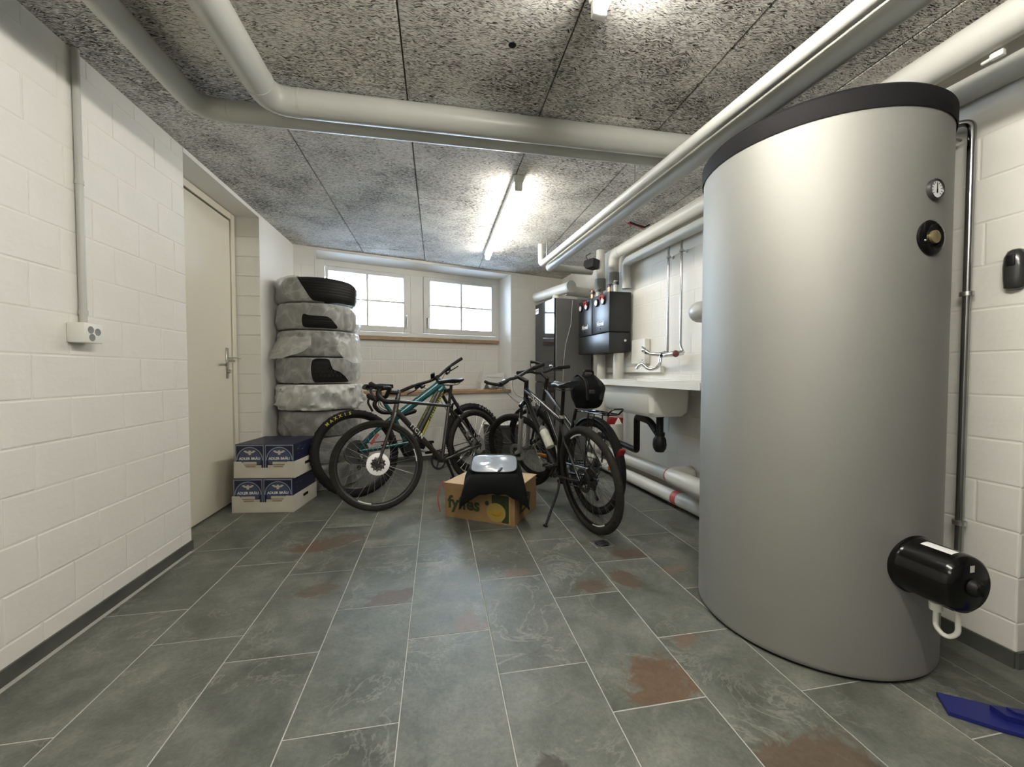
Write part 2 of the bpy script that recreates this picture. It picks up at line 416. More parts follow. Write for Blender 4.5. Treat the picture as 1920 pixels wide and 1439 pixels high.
def slab(name, quad, thick, mater, kind='structure', parent=None):
    """solid from a planar quad, thickened away from the given direction vector"""
    mb = MB(); a = [Vector(p) for p in quad]; t = Vector(thick)
    b = [p+t for p in a]
    mb.quad(a); mb.quad(b, True)
    for k in range(4): mb.quad([a[k], b[k], b[(k+1) % 4], a[(k+1) % 4]])
    o = mb.obj(name, mater, parent, smooth=False)
    if parent is None: o['kind'] = kind
    return o

BRICK = {}
def brick_mesh(w, h, d):
    key = (round(w, 3), round(h, 3))
    lst = BRICK.setdefault(key, [])
    if len(lst) < 2:
        mb = MB(); q = .0045; j = lambda: random.uniform(-.0012, .0012)
        rings = []
        for (ins, y) in ((0, 0), (.0005, d-.0012), (q, d)):
            jj = j() if y == d else 0
            rings.append([mb.bm.verts.new((x, y+jj*.5, z)) for x, z in ((ins, ins), (w-ins, ins+j()), (w-ins+j(), h-ins), (ins, h-ins+j()))])
        for A, B in zip(rings[:-1], rings[1:]):
            for k in range(4): mb.bm.faces.new((A[k], A[(k+1) % 4], B[(k+1) % 4], B[k]))
        mb.bm.faces.new(rings[-1])
        lst.append(mb.mesh('brick', M['paint'], smooth=False))
        return lst[-1]
    return random.choice(lst)
def bricks(parent, origin, u, n, length, z0, z1, course, zref, bl=.27, shift=0., skip=(), dep=.0022, gap=.0045, u0=0.):
    """bricks laid on the plane through origin (u along the wall, n into the room); each is an object of its own"""
    origin = Vector(origin); u = Vector(u).normalized(); n = Vector(n).normalized()
    rot = Matrix((u, n, V(0,0,1))).transposed().to_4x4()
    if rot.determinant() < 0:
        pass
    k0 = math.floor((z0-zref)/course)
    k = k0
    while zref + k*course < z1-.01:
        a = max(zref+k*course, z0); b = min(zref+(k+1)*course, z1)
        off = shift + (bl/2 if k % 2 else 0.) + random.choice((-.02, -.01, 0., .01, .02))
        edges = [u0]; p = u0 + (off % bl)
        while p < length-.03:
            if p - edges[-1] > .05: edges.append(p)
            p += bl
        edges.append(length)
        cuts = sorted({c for (s0, s1, za, zb) in skip for c in (s0, s1) if b > za+.01 and a < zb-.01 and u0+.02 < c < length-.02})
        for c in cuts:
            edges = [e for e in edges if abs(e-c) > .04 or e in (u0, length)] + [c]
        edges = sorted(set(edges))
        for x0, x1 in zip(edges[:-1], edges[1:]):
            mid = (x0+x1)/2
            if any(s0-.001 <= mid <= s1+.001 and b > za+.01 and a < zb-.01 for (s0, s1, za, zb) in skip): continue
            if x1-x0 < .02 or b-a < .02: continue
            me = brick_mesh(x1-x0-gap, b-a-gap, dep)
            o = link('brick', me, parent)
            o.matrix_world = Matrix.Translation(origin + u*(x0+gap/2) + V(0,0,a+gap/2) - n*dep + n*random.uniform(-.0003, .0003)) @ rot
        k += 1

# floor: grout bed with every tile an object of its own
fl = slab('floor', [(-1.75,-1.7,-.0012), (3.3,-1.7,-.0012), (3.3,5.9,-.0012), (-1.75,5.9,-.0012)], (0,0,-.1), M['grout'])
PX = .3231; LT = .634
RUST = (.125,.076,.046); RUST2 = (.100,.072,.050); RUST3 = (.150,.112,.084)
rust = {  # (row, tile start y) -> patches
}
def tile_mesh(w, l):
    key = (round(w, 3), round(l, 3))
    if key not in TM:
        mb = MB(); b = .0015
        lo = [mb.bm.verts.new((x, y, -.006)) for x, y in ((0,0),(w,0),(w,l),(0,l))]
        mi = [mb.bm.verts.new((x, y, -.0012)) for x, y in ((0,0),(w,0),(w,l),(0,l))]
        hi = [mb.bm.verts.new((x, y, 0)) for x, y in ((b,b),(w-b,b),(w-b,l-b),(b,l-b))]
        for A, B in ((lo, mi), (mi, hi)):
            for k in range(4): mb.bm.faces.new((A[k], A[(k+1) % 4], B[(k+1) % 4], B[k]))
        mb.bm.faces.new(hi)
        TM[key] = mb.mesh('tile', M['slate'], smooth=False)
    return TM[key]
TM = {}
row_ref = {-1: 1.66, 0: 1.343, 1: 1.736, 2: 1.582, 3: 1.212, 4: 1.592, 5: 1.347, 6: 1.129, 7: 1.42, 8: 1.092, 9: .855}
PATCH = [  # world spots read off the photograph: x, y, rx, ry, angle, tone
 (.745, 1.215, .15, .12, .5, RUST), (.93, .845, .26, .12, .1, RUST2), (-.20, 1.905, .14, .07, .15, RUST2), (.13, 1.64, .07, .10, .2, RUST3),
 (1.08, 2.13, .12, .07, -.1, RUST2), (.93, 1.86, .07, .10, .4, RUST2), (.74, 1.83, .09, .06, .1, RUST2), (.40, 2.02, .08, .05, 0, RUST3),
 (-.58, 2.03, .10, .06, .2, (.11,.085,.06)), (.95, 1.40, .07, .05, .2, RUST3), (-.60, 2.62, .16, .10, .3, (.105,.08,.055)),
 (.30, .98, .04, .07, .5, (.05,.045,.035)), (-.75, 2.55, .12, .08, 0, (.12,.075,.05)), (1.2, 1.9, .1, .05, .2, RUST3)]
g = .0030
for r in range(-2, 14):
    x0 = -1.411 + PX*r; x1 = x0+PX
    if r == -1 or r == -2:
        ya, yb = 2.62, 3.70
    else: ya, yb = -1.7, 5.8
    ref = row_ref.get(r, (1.1 + .23*r) % LT)
    y = ref - LT*math.ceil((ref-ya)/LT)
    while y < yb:
        a, b = max(y, ya), min(y+LT, yb)
        if b-a > .03:
            o = link('tile', tile_mesh(PX-g, b-a-g), fl); o.location = (x0+g/2, a+g/2, random.uniform(-.0005, .0003))
            ps = [p for p in PATCH if x0-.02 < p[0] < x1+.02 and a-.02 < p[1] < b+.02]
            if ps:
                o.material_slots[0].link = 'OBJECT'; o.material_slots[0].material = slate('slate_tile_rust', ps)
        y += LT

# ceiling: boards as objects of their own
ce = slab('ceiling', [(-1.75,-1.7,H+.012), (-1.75,5.9,H+.012), (3.3,5.9,H+.012), (3.3,-1.7,H+.012)], (0,0,.12), M['gap'])
xs = [XL-.2, -.783, -.133, .517, 1.172, 1.822, 2.472, 3.2]
for c, (xa, xb) in enumerate(zip(xs[:-1], xs[1:])):
    ys = [-1.7, .6, 3.10, 5.7] if c % 2 == 0 else [-1.7, 1.94, 4.44, 5.7]
    for ya, yb in zip(ys[:-1], ys[1:]):
        q = .004; mb = MB(); w, l = xb-xa-.005, yb-ya-.004
        hi = [mb.bm.verts.new((x, y, .02)) for x, y in ((0,0),(w,0),(w,l),(0,l))]
        mi = [mb.bm.verts.new((x, y, q)) for x, y in ((0,0),(w,0),(w,l),(0,l))]
        lo = [mb.bm.verts.new((x, y, 0)) for x, y in ((q,q),(w-q,q),(w-q,l-q),(q,l-q))]
        for A, B in ((hi, mi), (mi, lo)):
            for k in range(4): mb.bm.faces.new((A[k], A[(k+1) % 4], B[(k+1) % 4], B[k]))
        mb.bm.faces.new(lo)
        o = mb.obj('panel', M['wool'], ce, smooth=False); o.location = (xa+.0025, ya+.002, H+random.uniform(-.001, .001))
for (x, y) in ((-1.02, 1.53), (.30, 1.60)):
    o = MB().lathe([(0,0),(.014,0),(.018,.004)], 14).obj('screw_hole', M['lid'], ce); o.location = (x, y, H-.002)

# left wall with door recess
wl = slab('wall_left', [(XL-.0022,-1.7,-.02), (XL-.0022,2.655,-.02), (XL-.0022,2.655,H+.01), (XL-.0022,-1.7,H+.01)], (-.30,0,0), M['mortar'])
bricks(wl, (XL, 2.655, 0), (0,-1,0), (1,0,0), 1.95, .0, H, .165, 1.1155-.165*7, bl=.27, shift=.11)
slab('wall_left', [(XL-.0,-1.7,0), (XL,.705,0), (XL,.705,H), (XL,-1.7,H)], (-.004,0,0), M['paint'], parent=wl).name = 'wall_paint'
wl2 = slab('wall_left', [(XL-.0022,3.66,-.02), (XL-.0022,4.6,-.02), (XL-.0022,4.6,H+.01), (XL-.0022,3.66,H+.01)], (-.30,0,0), M['mortar'])
slab('plaster_coat', [(XL,3.655,0), (XL,4.445,0), (XL,4.445,H), (XL,3.655,H)], (-.004,0,0), M['plaster'], parent=wl2)
bricks(wl2, (-1.70, 3.655, 0), (1,0,0), (0,-1,0), .263, 0., 2.315, .161, .066, bl=.6, shift=.3)
trim = slab('trim_1', [(XL-.21,2.655,2.322), (XL-.21,3.66,2.322), (XL,3.66,2.322), (XL,2.655,2.322)], (0,0,.04), M['plaster'])
tag(trim)
# door: frame, leaf, handle
XD = -1.625
d1 = slab('door_1', [(XD-.02,2.60,0), (XD-.02,3.66,0), (XD-.02,3.66,2.33), (XD-.02,2.60,2.33)], (-.06,0,0), M['gasket'])
fr = MB(); fr.box2((XD-.02,3.585,0), (XD+.012,3.645,2.318), .004); fr.box2((XD-.02,2.66,2.265), (XD+.012,3.584,2.318), .004); fr.obj('door_frame', M['door'], d1)
MB().box2((XD-.015,2.62,.008), (XD+.004,3.574,2.254), .003).obj('door_leaf', M['door'], d1)
hx = XD+.004
hp_ = MB().box2((hx,3.478,1.00), (hx+.008,3.512,1.24), .003).obj('handle_plate', M['steel'], d1)
MB().tube(fillet([(hx+.006,3.495,1.135), (hx+.055,3.495,1.135), (hx+.055,3.375,1.135)], .015), .0095, 10).obj('lever', M['steel'], hp_)
MB().cyl((hx+.006,3.495,1.055), (hx+.028,3.495,1.055), .014).obj('lock_cylinder', M['steel'], hp_)
MB().cyl((hx+.01,3.49,1.165), (hx+.055,3.595,1.163), .006, 8).obj('strike_pin', M['steel'], d1)
# skirtings
def skirt(name, a, b, n, hgt=.055):
    a = Vector(a); b = Vector(b); n = Vector(n)
    mb = MB(); t = n*.009
    pts = [a, b, b+V(0,0,hgt), a+V(0,0,hgt)]
    mb.quad([p+t for p in pts]); mb.quad([pts[3], pts[2], pts[2]+t, pts[3]+t]); mb.quad([pts[0], pts[3], pts[3]+t, pts[0]+t]); mb.quad([pts[1], pts[2], pts[2]+t, pts[1]+t])
    o = mb.obj(name, M['skirt'], smooth=False); o['kind'] = 'structure'
skirt('baseboard_left', (XL,-1.7,0), (XL,2.655,0), (1,0,0))
skirt('baseboard_left', (XL,3.66,0), (XL,4.443,0), (1,0,0))
skirt('baseboard_back', BW(0), BW(BL), NB)
skirt('baseboard_right', (XR,1.036,0), (XR,1.5,0), (-1,0,0), .06)
skirt('baseboard_right', W(WL,1.35), W(WL,5.3), -E2, .06)
skirt('baseboard_front', (XR,1.036,0), (3.2,1.036,0), (0,-1,0), .06)

# back wall with the window niche
T0, T1 = .212, 2.501
ZL = .80; ZS = 2.326
mb = MB()
def bq(t0, t1, z0, z1, d): return [BW(t0,d,z0), BW(t1,d,z0), BW(t1,d,z1), BW(t0,d,z1)]
D5 = .0022
mb.quad(bq(-.1,T0,-.02,H+.01,D5)); mb.quad(bq(T1,BL+.1,-.02,H+.01,D5)); mb.quad(bq(T0,T1,-.02,ZL,D5)); mb.quad(bq(T0,T1,ZS,H+.01,0))
mb.quad([BW(T0,D5,ZL), BW(T0,DEP+.15,ZL), BW(T0,DEP+.15,ZS), BW(T0,D5,ZS)]); mb.quad([BW(T1,D5,ZL), BW(T1,D5,ZS), BW(T1,DEP+.15,ZS), BW(T1,DEP+.15,ZL)])
mb.quad([BW(T0,0,ZS), BW(T1,0,ZS), BW(T1,DEP+.15,ZS), BW(T0,DEP+.15,ZS)]); mb.quad([BW(T0,D5,ZL), BW(T1,D5,ZL), BW(T1,DEP+.1,ZL), BW(T0,DEP+.1,ZL)])
mb.quad(bq(T0,T1,ZL,1.47,DEP+.0022))
wb = mb.obj('wall_back', M['mortar'], smooth=False); wb['kind'] = 'structure'
bricks(wb, BW(0), TB, NB, BL, 0., H, .161, .066, bl=.27, shift=.05, skip=[(T0, T1, ZL, ZS)])
bricks(wb, BW(0,DEP), TB, NB, T1, ZL+.03, 1.44, .161, .066, bl=.27, shift=.17, u0=T0, gap=.008)
pc = MB()
pc.quad([BW(T1-.004,-.003,ZL), BW(T1-.004,-.003,ZS), BW(T1-.004,DEP,ZS), BW(T1-.004,DEP,ZL)]); pc.quad([BW(T1-.004,-.003,ZL), BW(T1+.012,-.003,ZL), BW(T1+.012,-.003,ZS), BW(T1-.004,-.003,ZS)])
pc.quad([BW(T0+.004,-.003,ZL), BW(T0+.004,DEP,ZL), BW(T0+.004,DEP,ZS), BW(T0+.004,-.003,ZS)]); pc.quad([BW(T0-.012,-.003,ZL), BW(T0+.004,-.003,ZL), BW(T0+.004,-.003,ZS), BW(T0-.012,-.003,ZS)])
pc.quad([BW(T0,-.003,ZS-.004), BW(T1,-.003,ZS-.004), BW(T1,DEP,ZS-.004), BW(T0,DEP,ZS-.004)])
pc.obj('reveal_plaster', M['plaster'], wb, smooth=False)
# ledge at the foot of the niche and strip below the window
def obox(mb, t0, t1, d0, d1, z0, z1, bev=0.):
    """box in back-wall coordinates"""
    R = Matrix((TB, -NB, V(0,0,1))).transposed()
    r = bmesh.ops.create_cube(mb.bm, size=1.)
    mtx = Matrix.Translation(BW((t0+t1)/2, (d0+d1)/2, (z0+z1)/2)) @ R.to_4x4() @ Matrix.Diagonal((t1-t0, d1-d0, z1-z0, 1))
    bmesh.ops.transform(mb.bm, matrix=mtx, verts=r['verts'])
    if bev: bmesh.ops.bevel(mb.bm, geom=list({e for v in r['verts'] for e in v.link_edges}), offset=bev, segments=1, affect='EDGES')
    return mb
t2 = obox(MB(), T0+.01, T1-.008, -.022, DEP-.002, ZL-.018, ZL+.022, .004).obj('trim_2', M['wood']); t2['kind'] = 'structure'
t3 = obox(MB(), T0+.01, T1-.008, DEP-.045, DEP+.06, 1.440, 1.482, .003).obj('trim_3', M['wood']); t3['kind'] = 'structure'
# window: outer frame, two sashes with glazing bars, panes, handles
w1 = MB(); d0, d1_ = DEP-.03, DEP+.05
for b in ((T0+.002, T0+.10, 1.484, 2.322), (T1-.05, T1-.006, 1.484, 2.322), (T0+.10, T1-.05, 2.255, 2.322), (T0+.10, T1-.05, 1.484, 1.535), (1.275, 1.435, 1.535, 2.255)):
    obox(w1, b[0], b[1], d0, d1_, b[2], b[3], .003)
w1 = w1.obj('window_1', M['frame_w'], smooth=False); w1['kind'] = 'structure'
for (sa, sb, ga, gb, hx_) in ((T0+.105, 1.272, .345, 1.190, 1.226), (1.438, T1-.054, 1.522, 2.376, 1.484)):
    sm = MB(); f0, f1 = DEP-.045, DEP+.03; zb_, zt_, za_, zz_ = 1.54, 2.25, 1.608, 2.205
    for b in ((sa, ga, zb_, zt_), (gb, sb, zb_, zt_), (ga, gb, zb_, za_), (ga, gb, zz_, zt_)): obox(sm, b[0], b[1], f0, f1, b[2], b[3], .004)
    so = sm.obj('sash', M['frame_w'], w1, smooth=False)
    gm_ = MB(); mid = (ga+gb)/2
    obox(gm_, mid-.011, mid+.011, DEP-.02, DEP+.012, za_, zz_); obox(gm_, ga, mid-.011, DEP-.02, DEP+.012, 1.896, 1.916); obox(gm_, mid+.011, gb, DEP-.02, DEP+.012, 1.896, 1.916)
    gm_.obj('glazing_bar', M['frame_w'], so, smooth=False)
    for (pa, pb) in ((ga, mid-.011), (mid+.011, gb)):
        for (qa, qb) in ((za_, 1.896), (1.916, zz_)):
            obox(MB(), pa, pb, DEP-.004, DEP+.002, qa, qb).obj('pane', M['glass'], so, smooth=False)
    hm = MB()
    obox(hm, hx_-.015, hx_+.015, f0-.008, f0+.0, 1.665, 1.755, .003)
    hm.tube(fillet([BW(hx_,f0-.004,1.735), BW(hx_,f0-.045,1.735), BW(hx_,f0-.048,1.60)], .012), .0105, 10)
    hm.obj('window_handle', M['alu'], so)
# pale ground outside at the height of the window sill, and a rail of the outer shutter
gr_ = MB(); gr_.quad([BW(-3,DEP+.16,1.40), BW(6,DEP+.16,1.40), BW(9,9,1.40), BW(-6,9,1.40)])
gr_ = gr_.obj('ground_outside', M['shaft'], smooth=False); gr_['kind'] = 'structure'
obox(MB(), .90, .965, .62, .66, 1.40, 2.45).obj('shutter_rail', M['shaft'], gr_, smooth=False)
# dark cover behind the wall above and below the window so that no daylight leaks in
cv = MB()
for b in ((-.3, 3.6, .0, 1.47), (-.3, 3.6, 2.33, 2.6), (-.3, T0, 1.47, 2.33), (T1, 3.6, 1.47, 2.33)): cv.quad(bq(b[0], b[1], b[2], b[3], DEP+.155))
cv.obj('outer_skin', M['shaft'], wb, smooth=False)

# right side: turned sink wall and the short straight piece by the tank
wr = slab('wall_right', [W(WL+.0022,1.3,-.02), W(WL+.0022,5.5,-.02), W(WL+.0022,5.5,H+.01), W(WL+.0022,1.3,H+.01)], E2*.25, M['mortar'])
bricks(wr, W(WL,1.3), E1, -E2, 4.05, 0., H, .1607, .066, bl=.27, shift=.1, skip=[(0,4.2,0,.09)])
wr2 = slab('wall_right', [(XR+.0022,1.0382,-.02), (XR+.0022,1.60,-.02), (XR+.0022,1.60,H+.01), (XR+.0022,1.0382,H+.01)], (.03,0,0), M['mortar'])
bricks(wr2, (XR, 1.036, 0), (0,1,0), (-1,0,0), .52, .055, H, .1607, .0, bl=.30, shift=.29)
wf = slab('wall_front', [(XR+.0325,1.0382,-.02), (3.25,1.0382,-.02), (3.25,1.0382,H+.01), (XR+.0325,1.0382,H+.01)], (0,.03,0), M['mortar'])
bricks(wf, (XR, 1.036, 0), (1,0,0), (0,-1,0), 1.2, .055, H, .1607, .0, bl=.27, shift=.14)
slab('wall_right', [(3.2,-1.7,0), (3.2,1.05,0), (3.2,1.05,H), (3.2,-1.7,H)], (.1,0,0), M['concrete'])
slab('wall_behind', [(-1.75,-1.65,0), (3.3,-1.65,0), (3.3,-1.65,H), (-1.75,-1.65,H)], (0,-.1,0), M['concrete'])

# ------------------------------------------------------------------ lamps
def lamp_fixture(name, label, x, y0, y1, tm='tube'):
    t = thing(name, label, 'lamp', (x, (y0+y1)/2, H)); L = y1-y0
    hs = MB(); hs.box2((-.032,-L/2,-.045), (.032,L/2,0), .003); hs.obj('housing', M['white'], t, smooth=False)
    for sgn in (-1, 1):
        MB().box2((-.026, sgn*L/2, -.098), (.026, sgn*(L/2-.03), -.042), .008, 2).obj('end_cap', M['white'], t)
    MB().tube([(0,-L/2+.028,-.072), (0,L/2-.028,-.072)], .0245, 16).obj('tube', M[tm], t)
    return t
lamp_fixture('ceiling_lamp', 'lit fluorescent batten on the ceiling towards the window', .535, 2.62, 4.32)
lamp_fixture('ceiling_lamp', 'lit fluorescent batten cut off by the top edge, nearer the viewer', .545, -.36, 1.33, 'tube2')
lamp_fixture('ceiling_lamp', 'added fill batten behind the viewer on the left, out of view', -.32, -1.55, -.20)  # added unseen lamp, lifts the light on the lower left wall

# ------------------------------------------------------------------ pipes
def pipe(label, pts, r, mater='pvc', bend=.10, seams=(), group=None, name='insulated_pipe', seg=18, cat='pipe', n=7):
    pts = [Vector(p) for p in pts]; base = pts[0].copy()
    t = thing(name, label, cat, base, group=group)
    MB().tube(fillet([p-base for p in pts], bend, n), r, seg).obj('jacket', M[mater], t, angle=50)
    for (p, d) in seams:
        p = Vector(p)-base; d = Vector(d).normalized()
        MB().cyl(p-d*.004, p+d*.004, r+.0018, seg).obj('seam', M[mater], t)
    return t
# two nested runs bending under the ceiling
pipe('grey jacketed pipe bending under the ceiling, inner and brighter of two', [(-.742,-1.4,2.285), (-.742,2.023,2.285), (1.45,2.023,2.285)], .061, 'pvc', .10,
     [((-.61,2.023,2.285), (1,0,0)), ((-.742,1.90,2.285), (0,1,0))])
pipe('grey jacketed pipe bending under the ceiling, outer one nearest the left wall', [(-1.088,-1.4,2.282), (-1.088,2.139,2.282), (1.45,2.139,2.282)], .049, 'pvc', .11,
     [((-.96,2.139,2.282), (1,0,0))])
def rods(t, pts):
    for (l, s, z0, z1) in pts:
        MB().cyl(W(l,s,z0)-t.location, W(l,s,z1)-t.location, .004, 6).obj('hanger_rod', M['steel'], t)
p3 = pipe('slim pipe coloured as lit, high over the room, ending in an upturned elbow', [W(1.318,-1.2,2.14), W(1.318,3.89,2.14), W(1.318,3.89,2.345)], .0275, 'pvcw', .07)  # paler jacket colour stands in for the light on this grey pipe
rods(p3, [(1.318,2.15,2.165,2.349), (1.335,3.76,2.165,2.349)])
pipe('grey pipe running close below the slim lit-coloured pipe', [W(1.433,-1.2,2.14), W(1.433,3.99,2.14), W(1.93,3.99,2.14)], .0425, 'pvc', .08)
pipe('white pipe along the top of the sink wall turning down to the black pump units', [W(2.0,1.62,2.22), W(2.0,3.64,2.22), W(2.0,3.64,1.95)], .052, 'pvcw', .10,
     [(W(2.0,3.5,2.22), E1)])
pipe('broad pipe coloured as lit, passing over the tank to the upper right corner', [(1.883,1.66,2.222), (1.883,-1.2,2.222)], .062, 'pvcw')  # lit look put into the colour: paler jacket than the grey runs
pipe('long grey pipe under the white one on the sink wall, passing behind the tank', [W(2.04,-.5,2.107), W(2.04,3.46,2.107), W(2.04,3.46,1.85)], .044, 'pvc', .06)
pipe('short white upright pipe beside the small black actuator', [W(2.0,3.92,2.345), W(2.0,3.92,1.95)], .045, 'pvcw')
for s_, lab in ((3.64, 'dark grey pipe collar on the right upright over the pump units'), (3.92, 'dark grey pipe collar on the left upright over the pump units')):
    t = thing('pipe_collar', lab, 'pipe fitting', W(2.0,s_,1.835), group=None)
    m_ = MB(); m_.lathe([(0,.0),(.03,0),(.03,.08),(.056,.09),(.056,.205),(.03,.21),(0,.21)], 18); m_.obj('collar', M['pvcd'], t)
    MB().cyl((0,0,0), (0,0,.02), .034, 12).obj('clamp', M['darksteel'], t)
pipe('grey-white upright drop pipe leaving the left pump unit, under the black boxes', [W(2.02,3.93,1.235), W(2.02,3.93,.14)], .048, 'pvcw')
pipe('grey-white upright drop pipe between black pump boxes and sink top', [W(2.0,3.53,1.235), W(2.0,3.53,.30)], .052, 'pvcw')
pf = pipe('upper of two white pipes low on the sink wall', [W(2.0,4.15,.234), W(2.0,2.62,.234)], .053, 'pvcw')
pf2 = pipe('lower of two white pipes just above the floor by the sink wall', [W(2.0,4.2,.079), W(2.0,1.98,.079)], .054, 'pvcw')
for q, tt, zz, ss in ((pf, 'tape', .234, 2.70), (pf2, 'tape', .079, 2.62)):
    d = W(2.0,ss,zz)-q.location; tag(MB().cyl(d-E1*.03, d+E1*.03, .0552, 18).obj('tape', M['dimred'], q), 'red tape')
pipe('thick white pipe elbow coming out of the sink wall beside the tank', [W(2.095,2.60,.27), W(1.90,2.60,.27), W(1.90,1.98,.265)], .062, 'pvcw', .11)
t = thing('pipe_stub', 'grey-white rounded pipe elbow sticking out behind the tank', 'pipe', (1.53,1.86,1.39))
MB().tube(fillet([(0,0,0), (-.115,.20,0), (.36,.27,0)], .12), .056, 18).obj('jacket', M['pvc'], t)

# chrome water pipes to the tap
def chrome_pipe(label, pts, clips, r=.009, bend=.03, normal=None):
    pts = [Vector(p) for p in pts]; b = pts[0].copy(); t = thing('water_pipe', label, 'pipe', b)
    MB().tube(fillet([p-b for p in pts], bend), r, 10).obj('pipe', M['dullchrome'], t)
    for c in clips:
        c = Vector(c)-b; m_ = MB(); m_.cyl(c-V(0,0,.008), c+V(0,0,.008), r+.008, 12); m_.cyl(c, c+normal*.045, .004, 8); m_.cyl(c+normal*.036, c+normal*.044, .014, 12)
        m_.obj('clip', M['steel'], t)
    return t
chrome_pipe('left of two thin chrome pipes down to the wall tap', [W(2.06,2.85,2.07), W(2.06,2.85,1.21)], [W(2.06,2.85,1.985)], normal=E2)
chrome_pipe('right of two thin chrome pipes down to the wall tap', [W(2.06,2.69,2.07), W(2.06,2.69,1.25), W(2.05,2.64,1.20)], [W(2.06,2.69,1.99)], normal=E2)
chrome_pipe('tall chrome pipe on the brick wall right of the tank', [(1.974,1.183,.36), (1.974,1.183,1.99), (1.90,1.30,2.0)], [(1.974,1.183,.47), (1.974,1.183,1.346)], r=.0125, normal=V(1,0,0))
t = thing('pipe_union', 'chrome clamp bracket with dark union behind the tank lid', 'pipe fitting', (1.945,1.26,1.985))
MB().box2((-.035,-.04,.02), (.03,.03,.032), .003).obj('bracket', M['steel'], t); MB().cyl((-.025,0,-.02), (.02,0,-.02), .024, 12).obj('union', M['black'], t); MB().box2((-.03,-.05,-.055), (.03,.02,-.044), .003).obj('bracket', M['steel'], t)
t = thing('cable_clip', 'small white plug clip lying on the grey pipe at upper right', 'clip', W(1.998,.945,2.135))
MB().box((-.012,0,.014), (.022,.036,.022), Euler((0,0,.1)), .005, 2).obj('body', M['white'], t); MB().box((-.012,.030,.012), (.011,.026,.011), None, .003).obj('tongue', M['white'], t)
t = thing('conduit', 'grey plastic cable conduit running up the left brick wall', 'conduit', (XL+.014,1.938,1.25))
MB().cyl((0,0,0), (0,0,1.098), .0125, 16).obj('tube', M['pvc'], t)
for z_ in (.035, .56): MB().cyl((0,0,z_), (0,0,z_+.018), .0148, 12).obj('coupling', M['pvc'], t)
t = thing('power_socket', 'surface-mounted white power socket under the conduit', 'socket', (XL,1.876,1.168))
MB().box2((0,0,0), (.062,.092,.080), .005, 2).obj('box', M['white'], t)
for (y_, z_) in ((.030,.052), (.064,.046), (.036,.022)):
    f = MB().lathe([(0,-.0),(.009,.0),(.0135,.0012),(.0150,.0)], 18, axis='X').obj('outlet', M['pvcd'], t); f.location = (.0622, y_, z_)
t = thing('cable', 'short black cable and red cable hanging at a ceiling hole', 'cable', (1.63,3.225,2.33))
MB().tube([(0,0,.005), (.06,.0,-.012), (.15,.02,-.02), (.20,.03,.008)], .007, 8).obj('black_wire', M['black'], t)
tag(MB().tube([(-.005,.03,.008), (.07,.03,-.004), (.15,.06,-.012), (.2,.06,.008)], .007, 8).obj('red_wire', M['red'], t), 'red wire')
t = thing('valve_actuator', 'small blue-black actuator box on the pipes over the pump units', 'actuator', W(1.90,3.93,2.19), (0,0,A4))
MB().box((0,0,0), (.10,.15,.10), Euler((0,.15,.3)), .012, 2).obj('housing', M['blackfoam'], t); MB().cyl((.0,0,0), (.07,0,0), .018).obj('neck', M['steel'], t)
MB().tube(fillet([(-.03,.02,.05), (-.05,.05,.10), (.02,.06,.14)], .03), .004, 6).obj('lead', M['black'], t)
t = thing('strap', 'narrow black strap hanging on the sink wall beside the tank', 'strap', W(2.06,2.40,1.83)); MB().box2((-.006,-.012,0), (.004,.012,.18), .002).obj('webbing', M['black'], t)

# ------------------------------------------------------------------ hot water tank
TC = V(1.563, 1.459, 0); TR = .4115
t = thing('hot_water_tank', 'tall silver-grey cylindrical hot water tank with dark lid', 'water tank', TC)
MB().lathe([(0,.004),(TR-.02,.004),(TR-.006,.010),(TR-.001,.016),(TR,.03),(TR,1.912),(0,1.912)], 128).obj('jacket', M['tank'], t)
MB().lathe([(TR+.004,1.905),(TR+.006,1.912),(TR+.006,1.972),(TR-.006,1.985),(0,1.985),(0,1.91),(TR+.0,1.91)], 128).obj('lid', M['lid'], t)
MB().lathe([(0,0),(TR-.012,0),(TR-.008,.006),(0,.006)], 96).obj('base_trim', M['black'], t)
def face_pos(ang, z, off=0.):
    a = math.radians(ang); return V(math.sin(a)*(TR+off), math.cos(a)*(TR+off), z), a
c, a = face_pos(175.3, 1.644)
gz = MB().lathe([(0,-.004),(.034,-.004),(.034,.010),(.031,.0125),(.028,.011),(.027,.008),(0,.008)], 32, axis='Y').obj('thermometer', M['darksteel'], t)
gz.location = c; gz.rotation_euler = (0, 0, -a)
dl = MB().lathe([(0,.0085),(.0265,.0085),(.0265,.0090),(0,.0090)], 28, axis='Y').obj('dial', M['dial'], gz)
nd = MB(); nd.box((0,.0096,.004), (.003,.001,.030)); nd.box((0,.0096,-.006), (.005,.001,.012)); nd.obj('needle', M['black'], gz, smooth=False)
tk = MB()
for k in range(11):
    b_ = math.radians(-130+26*k); tk.box((math.sin(b_)*.0215,.0094,math.cos(b_)*.0215), (.0016,.0008,.006), Euler((0,b_,0)))
tk.obj('scale_marks', M['black'], gz, smooth=False)
c, a = face_pos(176.45, 1.489)
kn = MB().lathe([(0,-.006),(.057,-.006),(.058,.004),(.050,.011),(.040,.013),(.036,.010),(.030,.008),(0,.008)], 36, axis='Y').obj('port_cover', M['blackg'], t)
kn.location = c; kn.rotation_euler = (0, 0, -a)
MB().lathe([(0,.006),(.021,.006),(.021,.015),(.018,.017),(0,.017)], 24, axis='Y').obj('brass_plug', M['brass'], kn)
for (x_, z_) in ((-.04,.02), (.043,-.015)): MB().sphere((x_,.012,z_), .004, 8, 6).obj('screw', M['chrome'], kn)
